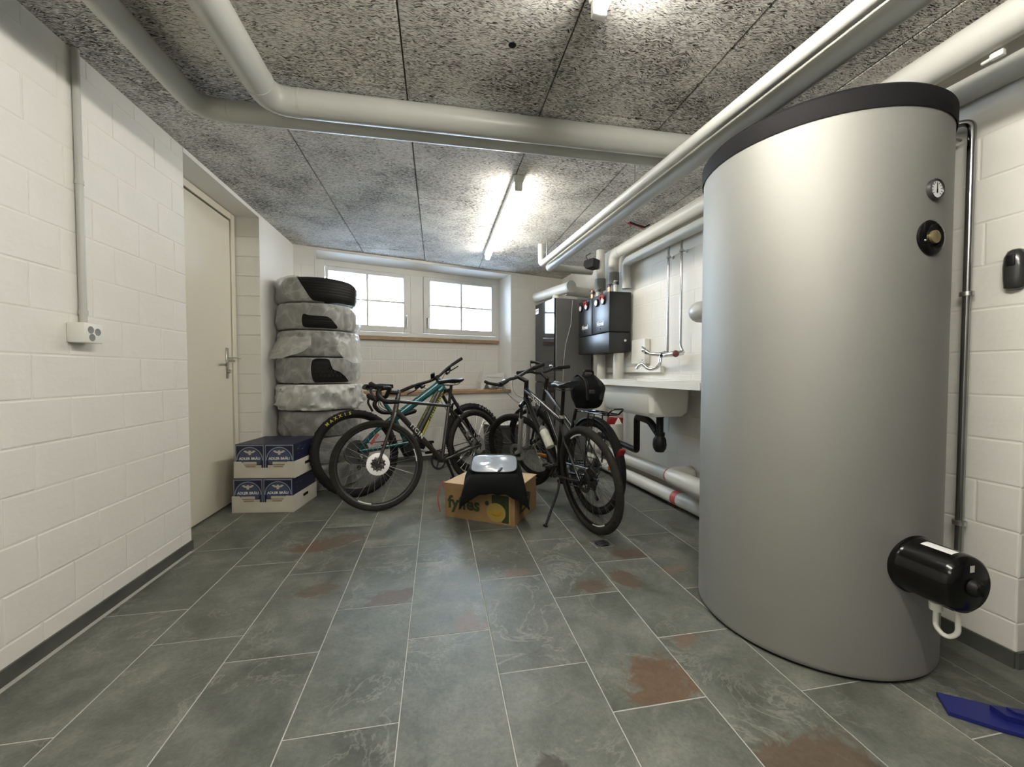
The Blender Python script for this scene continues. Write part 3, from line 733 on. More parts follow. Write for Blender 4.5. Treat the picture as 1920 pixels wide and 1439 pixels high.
hz = MB().lathe([(0,-.02),(.094,-.02),(.096,.0),(.096,.014),(.091,.018),(.089,.024),(.0885,.135),(.084,.150),(.070,.160),(0,.161)], 48, axis='Y').obj('immersion_heater', M['blackg'], t)
hz.location = (-.003,-TR+.012,.41); hz.rotation_euler = (0, 0, PI)
tag(hz, 'gloss black immersion heater')
nb_ = MB().lathe([(0,.158),(.026,.158),(.025,.172),(.018,.180),(0,.181)], 24, axis='Y'); nb_.box((0,.178,0), (.010,.012,.044), Euler((0,.5,0)), .003); nb_.obj('dial_knob', M['black'], hz)
s_ = MB().box((.006,.1615,.056), (.016,.0006,.020)).obj('sticker', M['pvcw'], hz, smooth=False)
sk = MB().lathe([(.0892,.045),(.0892,.125)], 8, axis='Y', a0=math.radians(72), a1=math.radians(92)).obj('rating_label', M['dial'], hz)
gl = MB().lathe([(0,-.11),(.016,-.11),(.017,-.085),(0,-.08)], 14, c=(.018,.085,0)).obj('cable_gland', M['white'], hz)
MB().tube(fillet([(.018,.085,-.105), (.018,.085,-.165), (.006,.106,-.188), (-.006,.127,-.165), (-.006,.122,-.05)], .025), .007, 10).obj('mains_cable', M['white'], hz)

# ------------------------------------------------------------------ heat pump and pump units on the sink wall
def wthing(name, label, cat, l, s, z=0., group=None): return thing(name, label, cat, W(l,s,z), (0,0,A4), group)
t = wthing('heat_pump', 'tall grey heat pump cabinet with glossy dark front', 'heat pump', 1.608, 4.25); t.rotation_euler = (0, 0, A4+math.radians(4))
MB().box2((.012,0,.02), (.47,.57,1.885), .006).obj('cabinet', M['hp'], t)
MB().box2((-.006,.0,.93), (.011,.57,1.885), .004).obj('front_panel', M['hpfront'], t)
MB().box2((-.006,.0,.03), (.011,.57,.925), .004).obj('lower_panel', M['hpfront'], t)
MB().box2((.02,.02,0), (.45,.55,.02)).obj('plinth', M['black'], t)
tag(MB().box2((-.0075,.46,1.77), (-.0062,.555,1.835)).obj('sticker', M['white_print'], t), 'red and white sticker'); MB().box2((-.0082,.47,1.80), (-.0076,.545,1.822)).obj('sticker_band', M['red'], t)
for z_ in (1.10, 1.16): MB().box2((-.008,.06,z_), (-.0062,.30,z_+.012)).obj('vent_slot', M['black'], t)
MB().box2((.10,-.0015,.03), (.104,-.0002,1.2)).obj('panel_joint', M['black'], t)
MB().tube([(.22,-.006,1.87), (.20,-.006,1.6), (.13,-.006,1.35), (.105,-.006,1.1), (.10,-.006,.9)], .0025, 6).obj('sensor_wire', M['pvcw'], t)
t = thing('air_pipe', 'fat white pipe with a round end cap over the heat pump', 'pipe', W(1.62,4.95,2.01))
a_ = V(0,0,0); b_ = W(1.80,4.27,2.02)-t.location; d_ = (b_-a_).normalized()
MB().cyl(a_, b_, .062, 24).obj('jacket', M['pvcw'], t)
MB().cyl(b_-d_*.005, b_+d_*.028, .070, 24).obj('end_cap', M['pvc'], t)
MB().cyl(W(1.79,4.38,2.0)-t.location, W(2.08,4.40,1.99)-t.location, .058, 20).obj('branch', M['pvcw'], t)
MB().lathe([(0,-.125),(.075,-.125),(.055,-.10),(.038,-.04),(0,-.02)], 18, c=(a_+b_)*.62).obj('socket', M['pvcw'], t)
# black pump units
t = wthing('pump_group', 'pair of black insulated pump boxes with round gauges', 'pump unit', 1.85, 3.444, 1.242)
MB().box2((0,0,0), (.235,.70,.188), .008, 2).obj('base_shell', M['anthr'], t)
cov = []
for (y0_, y1_) in ((0,.362), (.372,.70)):
    cv_ = MB().box2((0,y0_,.193), (.235,y1_,.575), .010, 2).obj('cover', M['anthr'], t); cov.append(cv_)
    for (yy, red) in ((y0_+.25, False), (y0_+.11, True)):
        q = MB().lathe([(0,0),(.038,0),(.038,-.012),(.034,-.016),(0,-.016)], 24, axis='X').obj('gauge', M['black'], cv_); q.location = (0, yy, .50)
        MB().lathe([(0,-.0165),(.027,-.0165),(.027,-.0172),(0,-.0172)], 20, axis='X', c=(0,yy,.50)).obj('dial', M['dial'] if not red else M['white_print'], cv_)
        if red: tag(MB().tube([(-.020,yy-.030,.51), (-.026,yy-.025,.545), (-.026,yy+.025,.545), (-.020,yy+.030,.51)], .008, 8).obj('handle', M['red'], cv_), 'red valve handle')
    o = text('lettering', 'Hoval', .062, M['white_print'], cv_, (-.0012, (y0_+y1_)/2, .285), (PI/2, 0, -PI/2), depth=.0006, bold=.0012)
    MB().cyl((-.004,(y0_+y1_)/2,.235), (.004,(y0_+y1_)/2,.235), .008, 10).obj('button', M['black'], cv_)
MB().cyl((.17,-.006,.11), (.17,.002,.11), .012, 12).obj('cap_screw', M['white'], t)
for (y_, m__) in ((.10,'pvcw'), (.22,'copper'), (.47,'pvcw'), (.60,'copper')):
    MB().cyl((.12,y_,.572), (.12,y_,.70), .019, 12).obj('riser', M[m__], t); MB().cyl((.12,y_,.66), (.12,y_,.685), .028, 12).obj('nut', M['darksteel'], t)
t = wthing('control_box', 'small white wall box right of the black pump units', 'control box', 2.05, 3.16, 1.125)
MB().box2((0,0,0), (.055,.22,.225), .008, 2).obj('housing', M['white'], t); MB().box2((-.001,.02,.03), (.002,.05,.036)).obj('mark', M['pvcd'], t)
t = wthing('cable_trunking', 'white cable trunking on the wall just above the sink top', 'trunking', 2.068, 2.95, 1.045)
MB().box2((0,0,0), (.038,.95,.055), .004).obj('duct', M['white'], t)

# ------------------------------------------------------------------ utility sink, tap, trap
t = wthing('utility_sink', 'white utility sink with overhanging drainboard on the right wall', 'sink', 1.60, 1.92, .73)
tp = MB(); Lk = 1.345
tp.box2((0,0,.215), (.05,Lk,.257)); tp.box2((.36,0,.215), (.50,Lk,.257)); tp.box2((.05,0,.215), (.36,.55,.257)); tp.box2((.05,1.22,.215), (.36,Lk,.257))
tp.obj('drainboard', M['ceramic'], t, smooth=False)
bs = MB()
def rrect(x0, y0, x1, y1, r, z, n=5):
    out = []
    for (cx, cy, a0) in ((x1-r,y1-r,0), (x0+r,y1-r,PI/2), (x0+r,y0+r,PI), (x1-r,y0+r,1.5*PI)):
        for k in range(n+1): out.append((cx+r*math.cos(a0+PI/2*k/n), cy+r*math.sin(a0+PI/2*k/n), z))
    return out
def loft(mb, loops, cap0=True, cap1=True):
    R_ = [[mb.bm.verts.new(p) for p in l] for l in loops]
    n = len(R_[0])
    for A, B in zip(R_[:-1], R_[1:]):
        for k in range(n): mb.bm.faces.new((A[k], A[(k+1) % n], B[(k+1) % n], B[k]))
    if cap0: mb.bm.faces.new(R_[0][::-1])
    if cap1: mb.bm.faces.new(R_[-1])
    return mb
loft(bs, [rrect(.07,.56,.345,1.21,.05,.03), rrect(.055,.545,.355,1.225,.05,.20), rrect(.05,.54,.36,1.23,.05,.214), rrect(.035,.525,.375,1.245,.05,.214), rrect(.042,.532,.368,1.238,.05,.03), rrect(.065,.555,.345,1.215,.05,.0)], True, True)
bs.obj('basin', M['ceramic'], t, angle=40)
MB().cyl((.22,.68,-.02), (.22,.68,.035), .03, 16).obj('drain_outlet', M['black'], t)
t = wthing('drain_trap', 'black plastic drain trap and pipe under the sink', 'drain', 1.82, 2.60, .45)
MB().lathe([(0,.0),(.030,.004),(.046,.03),(.050,.06),(.046,.10),(.030,.125),(.026,.14),(.026,.262),(0,.262)], 24).obj('bottle', M['black'], t)
MB().cyl((0,0,.125), (0,0,.15), .036, 18).obj('union_nut', M['black'], t)
MB().tube(fillet([(0,.03,.145), (.02,.16,.215), (.10,.47,.215), (.12,.50,-.08), (.13,.53,-.09), (.14,1.25,-.06)], .05), .027, 14).obj('waste_pipe', M['black'], t)
MB().cyl((.138,.86,-.076), (.139,.90,-.074), .034, 14).obj('clamp', M['steel'], t)
t = wthing('wall_tap', 'old chrome wall tap with swivelled spout and red-brown knob', 'tap', 2.0, 2.77, 1.19)
MB().tube([(.04,.08,.015), (-.01,.07,.0), (-.015,0,-.005), (-.01,-.08,.0), (.05,-.13,.01)], .019, 14).obj('mixer_body', M['chrome'], t)
MB().tube(fillet([(-.015,.06,-.01), (-.035,.05,-.10), (-.07,.14,-.125), (-.09,.22,-.06), (-.10,.27,-.11)], .05), .014, 14).obj('spout', M['chrome'], t)
MB().tube([(-.015,.06,.0), (-.05,.16,.01), (-.055,.20,.03)], [.015,.016,.022], 14).obj('left_valve', M['chrome'], t)
hd = MB(); hd.sphere((-.06,.23,.045), .022, 12, 8); hd.box((-.06,.235,.065), (.012,.06,.014), Euler((.3,0,0)), .003); hd.obj('lever', M['chrome'], t)
tag(MB().sphere((-.02,-.13,.0), .027, 14, 10, (1,.8,1)).obj('knob', mat('red_brown_knob', (.10,.025,.02), .4), t), 'red-brown knob')
MB().sphere((-.03,.03,-.005), .014, 12, 8).obj('screw_cap', M['black'], t)

# ------------------------------------------------------------------ dark holder at the right edge and floor drain and blue float
t = thing('hose_holder', 'dark grey rounded holder on the white brick corner at right edge', 'holder', (XR,1.068,1.41))
hm = MB()
secs = [(-.070,.030,.030), (-.062,.046,.040), (-.03,.050,.044), (.01,.052,.046), (.045,.050,.042), (.066,.036,.030), (.072,.018,.016)]
loops = []
for (z_, dx, hw) in secs:
    loops.append([(-.004 - .55*dx*max(0, math.cos(a__))**.6 if math.cos(a__) > 0 else -.004, .62*hw*math.sin(a__), z_) for a__ in [(-PI/2)+PI*k/12 for k in range(13)]] + [(0, .62*hw, z_), (0, -.62*hw, z_)])
loft(hm, loops); hm.obj('shell', M['holder'], t, angle=60)
MB().box2((-.034,-.012,.01), (-.026,.012,.05), .004, 2).obj('hook', M['black'], t)
t = thing('floor_drain', 'small square steel floor drain behind the black bike wheel', 'floor drain', (.985,2.275,.0), (0,0,.12))
MB().box2((-.06,-.05,-.006), (.06,.05,.0025), .002).obj('frame', M['steel'], t, smooth=False)
gr = MB().lathe([(0,.003),(.044,.003),(.044,.0045),(0,.0048)], 24).obj('grate', M['black'], t)
for k in range(5): MB().box2((-.036,-.034+.016*k,.0047), (.036,-.028+.016*k,.0062)).obj('bar', M['steel'], gr)
t = thing('plastic_float', 'flat blue plastic float with moulded grip on the floor', 'float', (1.585,.994,.0))
fb = MB()
q = [(0,0), (-.056,-.066), (.021,-.138), (.20,-.27), (.36,-.37), (.45,-.40), (.45,-.27), (.165,-.112)]
fb.prism(q, .001, .013); fb.obj('blade', M['blue'], t, smooth=False)
gp = MB(); gp.prism([(.075,-.085), (.070,-.125), (.26,-.262), (.30,-.24), (.165,-.125)], .013, .030); gp.obj('grip_block', M['blue'], t, smooth=False)
gp = MB(); gp.prism([(.10,-.108), (.10,-.128), (.24,-.232), (.26,-.215)], .030, .038); gp.obj('grip', M['blue'], t, smooth=False)

# ------------------------------------------------------------------ bicycles
def wheel(parent, name, cx, R, tw, mtx=None, tyre_m='rubber', knobs=0, rim_m='rim', rim_d=.024, nsp=28, hub_r=.016, hub_w=.05, disc=None, sp_m='steel'):
    """wheel in the x-z plane; rim is the part, tyre, spokes and hub its sub-parts; disc = (side, radius, material)"""
    m_ = MB(); ro = R-tw*.78
    m_.lathe([(ro,-.011),(ro,.011),(ro-rim_d*.6,.011),(ro-rim_d,.004),(ro-rim_d,-.004),(ro-rim_d*.6,-.011),(ro,-.011)], 56, axis='Y')
    w = m_.obj(name, M[rim_m], parent)
    T = Matrix.Translation((cx, 0, R)); w.matrix_basis = (mtx @ T) if mtx is not None else T
    ty = MB(); ty.torus(R-tw/2, tw/2, 64, 12, squash=.95)
    for k in range(knobs):
        a = 2*PI*k/knobs
        for yy, dr in ((-.34*tw, -.10*tw), (.34*tw, -.10*tw), (0 if k % 2 else .12*tw, .0)):
            rr = R+dr-.0005
            ty.box((math.cos(a)*rr, yy, math.sin(a)*rr), (.010, .013, .0045), Euler((0, -a+PI/2, 0)))
    ty.obj('tyre', M[tyre_m], w)
    sp = MB()
    for k in range(nsp):
        a = 2*PI*k/nsp; s_ = 1 if k % 2 else -1; b = a + (.55 if (k//2) % 2 else -.55)
        sp.cyl((math.cos(b)*hub_r*1.5, s_*hub_w*.45, math.sin(b)*hub_r*1.5), (math.cos(a)*(ro-rim_d+.002), s_*.003, math.sin(a)*(ro-rim_d+.002)), .0011, 4)
    so = sp.obj('spokes', M[sp_m], w); so['kind'] = 'stuff'
    MB().lathe([(0,-hub_w),(.008,-hub_w),(.008,-hub_w*.8),(hub_r*1.6,-hub_w*.5),(hub_r*1.6,-hub_w*.42),(hub_r,-hub_w*.35),(hub_r,hub_w*.35),(hub_r*1.6,hub_w*.42),(hub_r*1.6,hub_w*.5),(.008,hub_w*.8),(.008,hub_w),(0,hub_w)], 18, axis='Y').obj('hub', M['rim'], w)
    if disc:
        sd, r_, mm = disc; d_ = MB(); y_ = sd*hub_w*.78
        d_.lathe([(r_*.66,y_-.0012),(r_,y_-.0012),(r_,y_+.0012),(r_*.66,y_+.0012),(r_*.66,y_-.0012)], 40, axis='Y')
        for k in range(12):
            a = PI*k/6; d_.box((math.cos(a)*r_*.64, y_, math.sin(a)*r_*.64), (r_*.14,.0022,r_*.17), Euler((0,-a,0)))
        d_.obj('brake_disc', M[mm], w); d_ = MB()
        for k in range(6):
            a = PI*k/3; d_.box((math.cos(a)*r_*.46, y_, math.sin(a)*r_*.46), (r_*.5,.002,.010), Euler((0,-a-.35,0)))
        d_.lathe([(.0,y_-.002),(r_*.27,y_-.002),(r_*.27,y_+.002),(0,y_+.002)], 20, axis='Y')
        d_.obj('disc_carrier', M['black'], w)
    return w
def cassette(w, side, r0, r1, n, mm='darksteel', edge='steel'):
    m_ = MB()
    for k in range(n):
        r_ = r1+(r0-r1)*k/(n-1); y_ = side*(.022+.0035*k)
        m_.lathe([(.012,y_-.001),(r_,y_-.001),(r_,y_+.001),(.012,y_+.001)], 36, axis='Y')
        c_ = max(10, int(r_*400))
        for j in range(c_):
            a = 2*PI*j/c_; m_.box((math.cos(a)*r_, y_, math.sin(a)*r_), (.004,.0018,.004))
    c_ = m_.obj('cassette', M[mm], w)
    return c_
def saddle(parent, x, z, L=.27, wd=.145, tilt=0., nose=None):
    m_ = MB(); loops = []
    for u in [i/14 for i in range(15)]:
        xx = -L*.45 + L*u                                       # rear to nose
        hw = wd/2*(1-u)**.9*.86 + .019 if u > .18 else wd/2*(.80+u*1.1)
        if u > .97: hw *= .75
        top = .012*(1-2*abs(u-.5)) + (.014 if u < .2 else 0)*(1-u/.2 if u < .2 else 0)
        lp = []
        for k in range(13):
            a = PI*k/12; lp.append((xx, hw*math.cos(a), top+.014*math.sin(a)**.7))
        lp += [(xx, -hw*.9, top-.012), (xx, -hw*.45, top-.022), (xx, hw*.45, top-.022), (xx, hw*.9, top-.012)]
        loops.append(lp)
    loft(m_, loops)
    s = m_.obj('saddle', M['saddle'], parent, angle=60); s.location = (x, 0, z); s.rotation_euler = (0, tilt, 0)
    r_ = MB()
    for y_ in (-.02, .02): r_.tube(fillet([(-.09,y_*1.7,-.014), (-.06,y_,-.034), (.05,y_,-.034), (.11,y_*.6,-.016)], .03), .0035, 6)
    ro = r_.obj('saddle_rails', M['darksteel'], s); ro['kind'] = 'stuff'
    return s
def crankset(parent, bb, ang, ring_r, armc='black', L=.172, rings=1, side=-1, ringc='darksteel'):
    """side = side of the chainring (-1 is the right-hand side)"""
    x, z = bb
    m_ = MB().cyl((x,-.035,z), (x,.035,z), .021, 18); c_ = m_.obj('crankset', M['rim'], parent)
    rg = MB()
    for k in range(rings):
        r_ = ring_r*(1-.22*k); y_ = side*(.046-.008*k)
        rg.lathe([(r_*.80,y_-.0015),(r_,y_-.0015),(r_,y_+.0015),(r_*.80,y_+.0015),(r_*.80,y_-.0015)], 40, c=(x,0,z), axis='Y')
        nt = int(r_*380)
        for j in range(nt):
            a = 2*PI*j/nt; rg.box((x+math.cos(a)*(r_+.001), y_, z+math.sin(a)*(r_+.001)), (.005,.002,.005))
    for j in range(4):
        a = PI/2*j+.4; rg.box((x+math.cos(a)*ring_r*.42, side*.046, z+math.sin(a)*ring_r*.42), (ring_r*.85,.005,.014), Euler((0,-a,0)))
    rg.obj('chainring', M[ringc], c_)
    for sd in (-1, 1):
        a = ang if sd == 1 else ang+PI
        ex, ez = x+math.cos(a)*L, z+math.sin(a)*L
        ar = MB().tube([(x,sd*.060,z), (x+(ex-x)*.5,sd*.066,z+(ez-z)*.5), (ex,sd*.070,ez)], [.017,.012,.014], 10, flat=(1.,.62))
        ar.obj('crank_arm', M[armc], c_)
        pd = MB(); pd.cyl((ex,sd*.066,ez), (ex,sd*.160,ez), .006, 8)
        pd.box((ex,sd*.118,ez+.010), (.095,.012,.006), None, .002); pd.box((ex,sd*.118,ez-.010), (.095,.012,.006), None, .002)
        pd.box((ex+.045,sd*.118,ez), (.008,.078,.022), None, .002); pd.box((ex-.045,sd*.118,ez), (.008,.078,.022), None, .002); pd.box((ex,sd*.118,ez), (.03,.078,.018), None, .003)
        pd.obj('pedal', M['black'], c_)
    return c_
def steer_axis(wb, R, rake, ha):
    u = V(-math.cos(ha), 0, math.sin(ha)); hub = V(wb, 0, R); A = hub - V(math.sin(ha), 0, math.cos(ha))*rake
    return A, u
def steer_mtx(A, u, phi): return Matrix.Translation(A) @ Matrix.Rotation(phi, 4, u) @ Matrix.Translation(-A)
def grips(hb_, path_end, path_in, r=.016):
    MB().tube([path_in, path_end], [r, r*1.08], 12).obj('grip', M['rubber'], hb_)
def chain(parent, bb, rr, R, rc, y, mm='darksteel'):
    m_ = MB(); x, z = bb
    m_.tube([(x, y, z+rr), (0, y, R+rc)], .0042, 6); m_.tube([(x, y, z-rr), (.012, y, R-.085)], .0042, 6); m_.tube([(.012,y,R-.085), (-.012,y,R-.055), (-rc,y,R)], .0042, 6)
    c_ = m_.obj('chain', M[mm], parent); c_['kind'] = 'stuff'
def derailleur(parent, y, R):
    m_ = MB(); m_.tube([(.005,y*.8,R-.02), (.025,y*1.1,R-.055), (.012,y,R-.09)], [.010,.014,.008], 8); m_.box((.003,y,R-.105), (.018,.012,.085), Euler((0,.35,0)), .004)
    d_ = m_.obj('rear_derailleur', M['darksteel'], parent)
    for (xx, zz) in ((.015,R-.075), (-.008,R-.135)): MB().lathe([(0,y-.004),(.018,y-.004),(.018,y+.004),(0,y+.004)], 14, c=(xx,0,zz), axis='Y').obj('jockey_wheel', M['black'], d_)
def placed(name, label, rear, front, lean, group=None):
    h_ = math.atan2(front[1]-rear[1], front[0]-rear[0])
    return thing(name, label, 'bicycle', (rear[0], rear[1], 0), (lean, 0, h_), group)

# --- grey gravel bike with drop bars
R = .345; wb_ = 1.045
t = placed('gravel_bike', 'grey-brown gravel bike with black drop bars, foremost on the left', (.390,3.814), (.390+1.045*math.cos(3.832), 3.814+1.045*math.sin(3.832)), .135)
GRAVEL = t
A, u = steer_axis(wb_, R, .05, math.radians(71.5))
SM = steer_mtx(A, u, -.49); ht, hb2 = A+u*.545, A+u*.415
bb = (.428, .275); st = V(.292, 0, .745)
fm = MB()
fm.cyl(hb2-u*.0, ht, .021, 16)
fm.tube([hb2+u*.03, V(bb[0],0,bb[1])], [.023,.021], 14); fm.tube([ht-u*.028, st], [.016,.0145], 14, flat=(.9,1)); fm.tube([V(bb[0],0,bb[1]), st+V(-.006,0,.02)], .0158, 14)
fm.cyl((bb[0],-.036,bb[1]), (bb[0],.036,bb[1]), .023, 16)
for s_ in (-1, 1):
    fm.tube(fillet([(bb[0]-.01,s_*.022,bb[1]), (bb[0]-.10,s_*.045,bb[1]+.02), (0,s_*.062,R)], .04), .0105, 10)
    fm.tube([(st.x-.003,s_*.012,st.z-.02), (st.x-.10,s_*.045,st.z-.14), (0,s_*.062,R)], [.008,.0078,.007], 10)
    fm.box((.0,s_*.062,R), (.03,.008,.04), None, .003)
fm.obj('frame', M['greybike'], t)
fk = MB(); cr = A+u*.405
for s_ in (-1, 1): fk.tube(fillet([cr+V(0,s_*.012,0), cr-u*.05+V(.004,s_*.045,0), V(wb_,s_*.052,R)], .05), [.019]*3+[.017]*2+[.014]*2+[.011]*2, 12)
fk.box(cr, (.04,.05,.03), None, .010, 2)
fk.obj('fork', M['greybike'], t).matrix_basis = SM
wf_ = wheel(t, 'front_wheel', wb_, R, .043, SM, 'tyre_mud', 0, disc=(1,.085,'steel'))
for a0 in (2.9, 5.0):
    MB().lathe([(R-.049,.0118),(R-.056,.0118)], 8, axis='Y', a0=a0, a1=a0+.34).obj('rim_marking', M['white_print'], wf_)
wr_ = wheel(t, 'rear_wheel', 0, R, .043, None, 'tyre_mud', 0, disc=(1,.08,'steel'))
cassette(wr_, -1, .024, .055, 8)
crankset(t, bb, -1.9, .085, 'black')
chain(t, bb, .085, R, .045, -.045); derailleur(t, -.045, R)
st2 = st+V(-.055,0,.19)
MB().cyl(st+V(-.006,0,.015), st2, .0135, 12).obj('seatpost', M['black'], t)
MB().lathe([(.0145,0),(.020,.002),(.020,.018),(.0145,.02)], 16, c=(st.x-.004,0,st.z+.004)).obj('seat_clamp', M['darksteel'], t)
saddle(t, st2.x+.005, st2.z+.035, .265, .145)
top = ht+u*.045; sc_ = top+V(.085,0,.012)
MB().cyl(ht, top+u*.02, .0165, 14).obj('headset_spacer', M['darksteel'], t)
MB().tube([top, sc_], [.019,.017], 12).obj('stem', M['black'], t).matrix_basis = SM
hbp = MB()
for s_ in (-1, 1):
    pth = fillet([sc_, sc_+V(0,s_*.17,0), sc_+V(.075,s_*.205,-.004), sc_+V(.105,s_*.21,-.05), sc_+V(.06,s_*.222,-.118), sc_+V(-.045,s_*.235,-.13)], .045, 5)
    hbp.tube(pth, .0175, 12)
hbo = hbp.obj('handlebar', M['black'], t); hbo.matrix_basis = SM
for s_ in (-1, 1):
    hd = MB(); hd.tube([sc_+V(.055,s_*.205,.002), sc_+V(.105,s_*.207,.008), sc_+V(.135,s_*.207,.03), sc_+V(.142,s_*.207,.048)], [.020,.021,.0195,.013], 10); hd.obj('brake_hood', M['rubber'], hbo)
    MB().tube(fillet([sc_+V(.130,s_*.207,.022), sc_+V(.150,s_*.212,-.02), sc_+V(.118,s_*.225,-.10)], .03), [.006]*9, 8, flat=(1.6,.7)).obj('brake_lever', M['black'], hbo)
cb = MB()
for s_ in (-1, 1): cb.tube(fillet([sc_+V(.06,s_*.12,-.015), sc_+V(.09,s_*.06,-.10), hb2+V(.035,s_*.02,.02), hb2+V(.01,s_*.022,-.06)], .08), .0028, 6)
cbo = cb.obj('cables', M['black'], t); cbo['kind'] = 'stuff'; cbo.matrix_basis = SM
o = text('lettering', 'YICIN', .052, M['white_print'], t, (0,0,0), (0,0,0), depth=.0005, bold=.001, space=1.35)
dtv = (V(bb[0],0,bb[1])-(hb2+u*.03)); dn = dtv.normalized(); pc_ = hb2+u*.03+dtv*.40
# the bike faces left in view: its left side (+y) faces the room, lettering runs from head tube to bottom bracket
def side_rot(dirv, nrm):
    x_ = dirv.normalized(); z_ = nrm; y_ = z_.cross(x_); return Matrix((x_, y_, z_)).transposed().to_4x4()
o.matrix_basis = Matrix.Translation(pc_+V(0,.0235,0)) @ side_rot(dn, V(0,1,0))

# --- teal full-suspension e-mountain bike
R = .372; wb_ = 1.235
t = placed('mountain_bike', 'teal electric full-suspension mountain bike behind the grey gravel bike', (-.641,3.530), (-.641+1.235*math.cos(.504), 3.530+1.235*math.sin(.504)), -.2645)
TEAL = t
A, u = steer_axis(wb_, R, .05, math.radians(65))
SM = steer_mtx(A, u, math.radians(86)); SF = steer_mtx(A, u, math.radians(4))
hb2, ht = A+u*.60, A+u*.72
bb = (.485, .345); st = V(.30, 0, .78)
fm = MB(); fm.cyl(hb2, ht, .029, 18)
fm.tube([ht-u*.045, V(.36,0,.635)], [.036,.030], 16, flat=(1.15,.95)); fm.tube([hb2+u*.03, ht-u*.10+V(-.06,0,-.035)], .030, 12)
fm.tube([V(bb[0]-.03,0,bb[1]+.06), V(.37,0,.66), st], .0185, 14)
fm.obj('frame', M['teal'], t)
da, db = hb2+u*.03+V(-.01,0,.0), V(bb[0]+.05,0,bb[1]+.05); dd = (db-da).normalized(); dp = V(-dd.z,0,dd.x)
if dp.x < 0: dp = -dp
dt_ = MB().tube([da, db], [.026,.030], 14, flat=(1,1)).obj('down_tube', M['greybike'], t)
MB().tube([da+dp*.030+dd*.02, db+dp*.034], .0165, 12).obj('lime_side', M['yellow_lime'], dt_)
MB().tube([da-dp*.030+dd*.05, db-dp*.034], .0155, 12).obj('olive_side', mat('olive_print', (.10,.105,.05), .7, vary=.5, vscale=40), dt_)
for k in range(13):
    q_ = da+dp*.031+dd*(.04+.028*k)
    MB().box(q_+V(0,-.008,0), (.011,.020,.024), Euler((0,(.6 if k % 2 else -.5),0)), .002).obj('black_mark', M['black'], dt_)
mo = MB(); mo.box((bb[0]+.03,0,bb[1]+.02), (.22,.12,.16), Euler((0,-.35,0)), .04, 3); mo.cyl((bb[0],-.06,bb[1]), (bb[0],.06,bb[1]), .058, 24); mo.obj('motor', M['black'], t)
sw = MB()
for s_ in (-1, 1):
    sw.tube([(bb[0]-.03,s_*.045,bb[1]+.05), (.16,s_*.062,R+.005), (0,s_*.07,R)], [.018,.014,.014], 10)
    sw.tube([(0,s_*.07,R+.01), (.16,s_*.058,.52), (.36,s_*.038,.66)], [.012,.012,.013], 10)
sw.box((.335,0,.635), (.05,.08,.03), None, .01, 2)
sw.obj('swingarm', M['teal'], t)
sh = MB(); sh.cyl((.37,0,.655), (.60,0,.70), .013, 12); sh.cyl((.47,0,.673), (.585,0,.697), .022, 16); sh.cyl((.55,.0,.70), (.54,0,.745), .014, 10); sho = sh.obj('shock', M['black'], t)
MB().cyl((.40,0,.661), (.465,0,.673), .0145, 12).obj('shock_shaft', M['alu'], sho)
cr = A+u*.575
fk = MB()
for s_ in (-1, 1): fk.cyl(cr+V(0,s_*.066,0)-u*.005, A-u*(-.33)+V(0,s_*.066,0), .0175, 14)
fk.tube([cr+V(0,-.085,-.004), cr+V(0,0,.018), cr+V(0,.085,-.004)], [.022,.026,.022], 12)
fko = fk.obj('fork', M['blackbike'], t); fko.matrix_basis = SF
lw = MB()
for s_ in (-1, 1): lw.tube([A+u*.36+V(0,s_*.066,0), A+u*.02+V(.01,s_*.066,0), V(wb_,s_*.066,R)], [.024,.022,.018], 14)
lw.tube(fillet([A+u*.35+V(.0,-.066,0), A+u*.44+V(.035,-.05,0), A+u*.44+V(.035,.05,0), A+u*.35+V(0,.066,0)], .05), .013, 10)
lw.obj('fork_lower', M['blackbike'], fko)
wf_ = wheel(t, 'front_wheel', wb_, R, .062, SF, 'rubber', 44, disc=(1,.10,'steel'))
wr_ = wheel(t, 'rear_wheel', 0, R, .064, None, 'rubber', 44, disc=(1,.10,'steel'))
cassette(wr_, -1, .024, .102, 10, 'darksteel')
MB().lathe([(.094,-.0605),(.103,-.0605),(.103,-.0575),(.094,-.0575),(.094,-.0605)], 44, axis='Y').obj('sprocket_edge', M['steel'], wr_).location = (0,.038,0)
def tyre_text(w, body, Rm, y, a_mid, size, step, mm, side):
    """letters set one by one round the tyre wall"""
    n = len(body); m_ = bmesh.new()
    for k, ch in enumerate(body):
        me = text_mesh('l', ch, size, M[mm], depth=.0008, bold=.001)
        a = a_mid + (-(k-(n-1)/2)*step)*(-1 if side > 0 else 1)
        x_ = V(math.sin(a), 0, -math.cos(a))*(1 if side < 0 else -1); y_ = V(math.cos(a), 0, math.sin(a)); z_ = x_.cross(y_)
        mt = Matrix.Translation(V(math.cos(a)*Rm, y, math.sin(a)*Rm)) @ Matrix((x_, y_, z_)).transposed().to_4x4()
        me.transform(mt); m_.from_mesh(me); bpy.data.meshes.remove(me)
    me = bpy.data.meshes.new('lettering'); m_.to_mesh(me); m_.free(); me.materials.append(M[mm])
    o = link('lettering', me, w); return o
tyre_text(wr_, 'MAXXIS', R-.033, -.0322, 1.98, .036, .125, 'yellow_lime', -1)
tyre_text(wf_, 'MAXXIS', R-.033, -.0322, .95, .032, .12, 'pvcd', -1)
crankset(t, bb, 2.75, .078, 'alu')
chain(t, bb, .078, R, .07, -.047); derailleur(t, -.047, R)
tag(MB().tube([(.10,-.09,R+.05), (.17,-.085,.50)], .012, 8).obj('frame_protector', M['dimred'], t), 'red frame sticker')
MB().cyl(st, st+V(-.055,0,.13), .0155, 12).obj('seatpost', M['black'], t)
saddle(t, .245, .945, .27, .145, -.05)
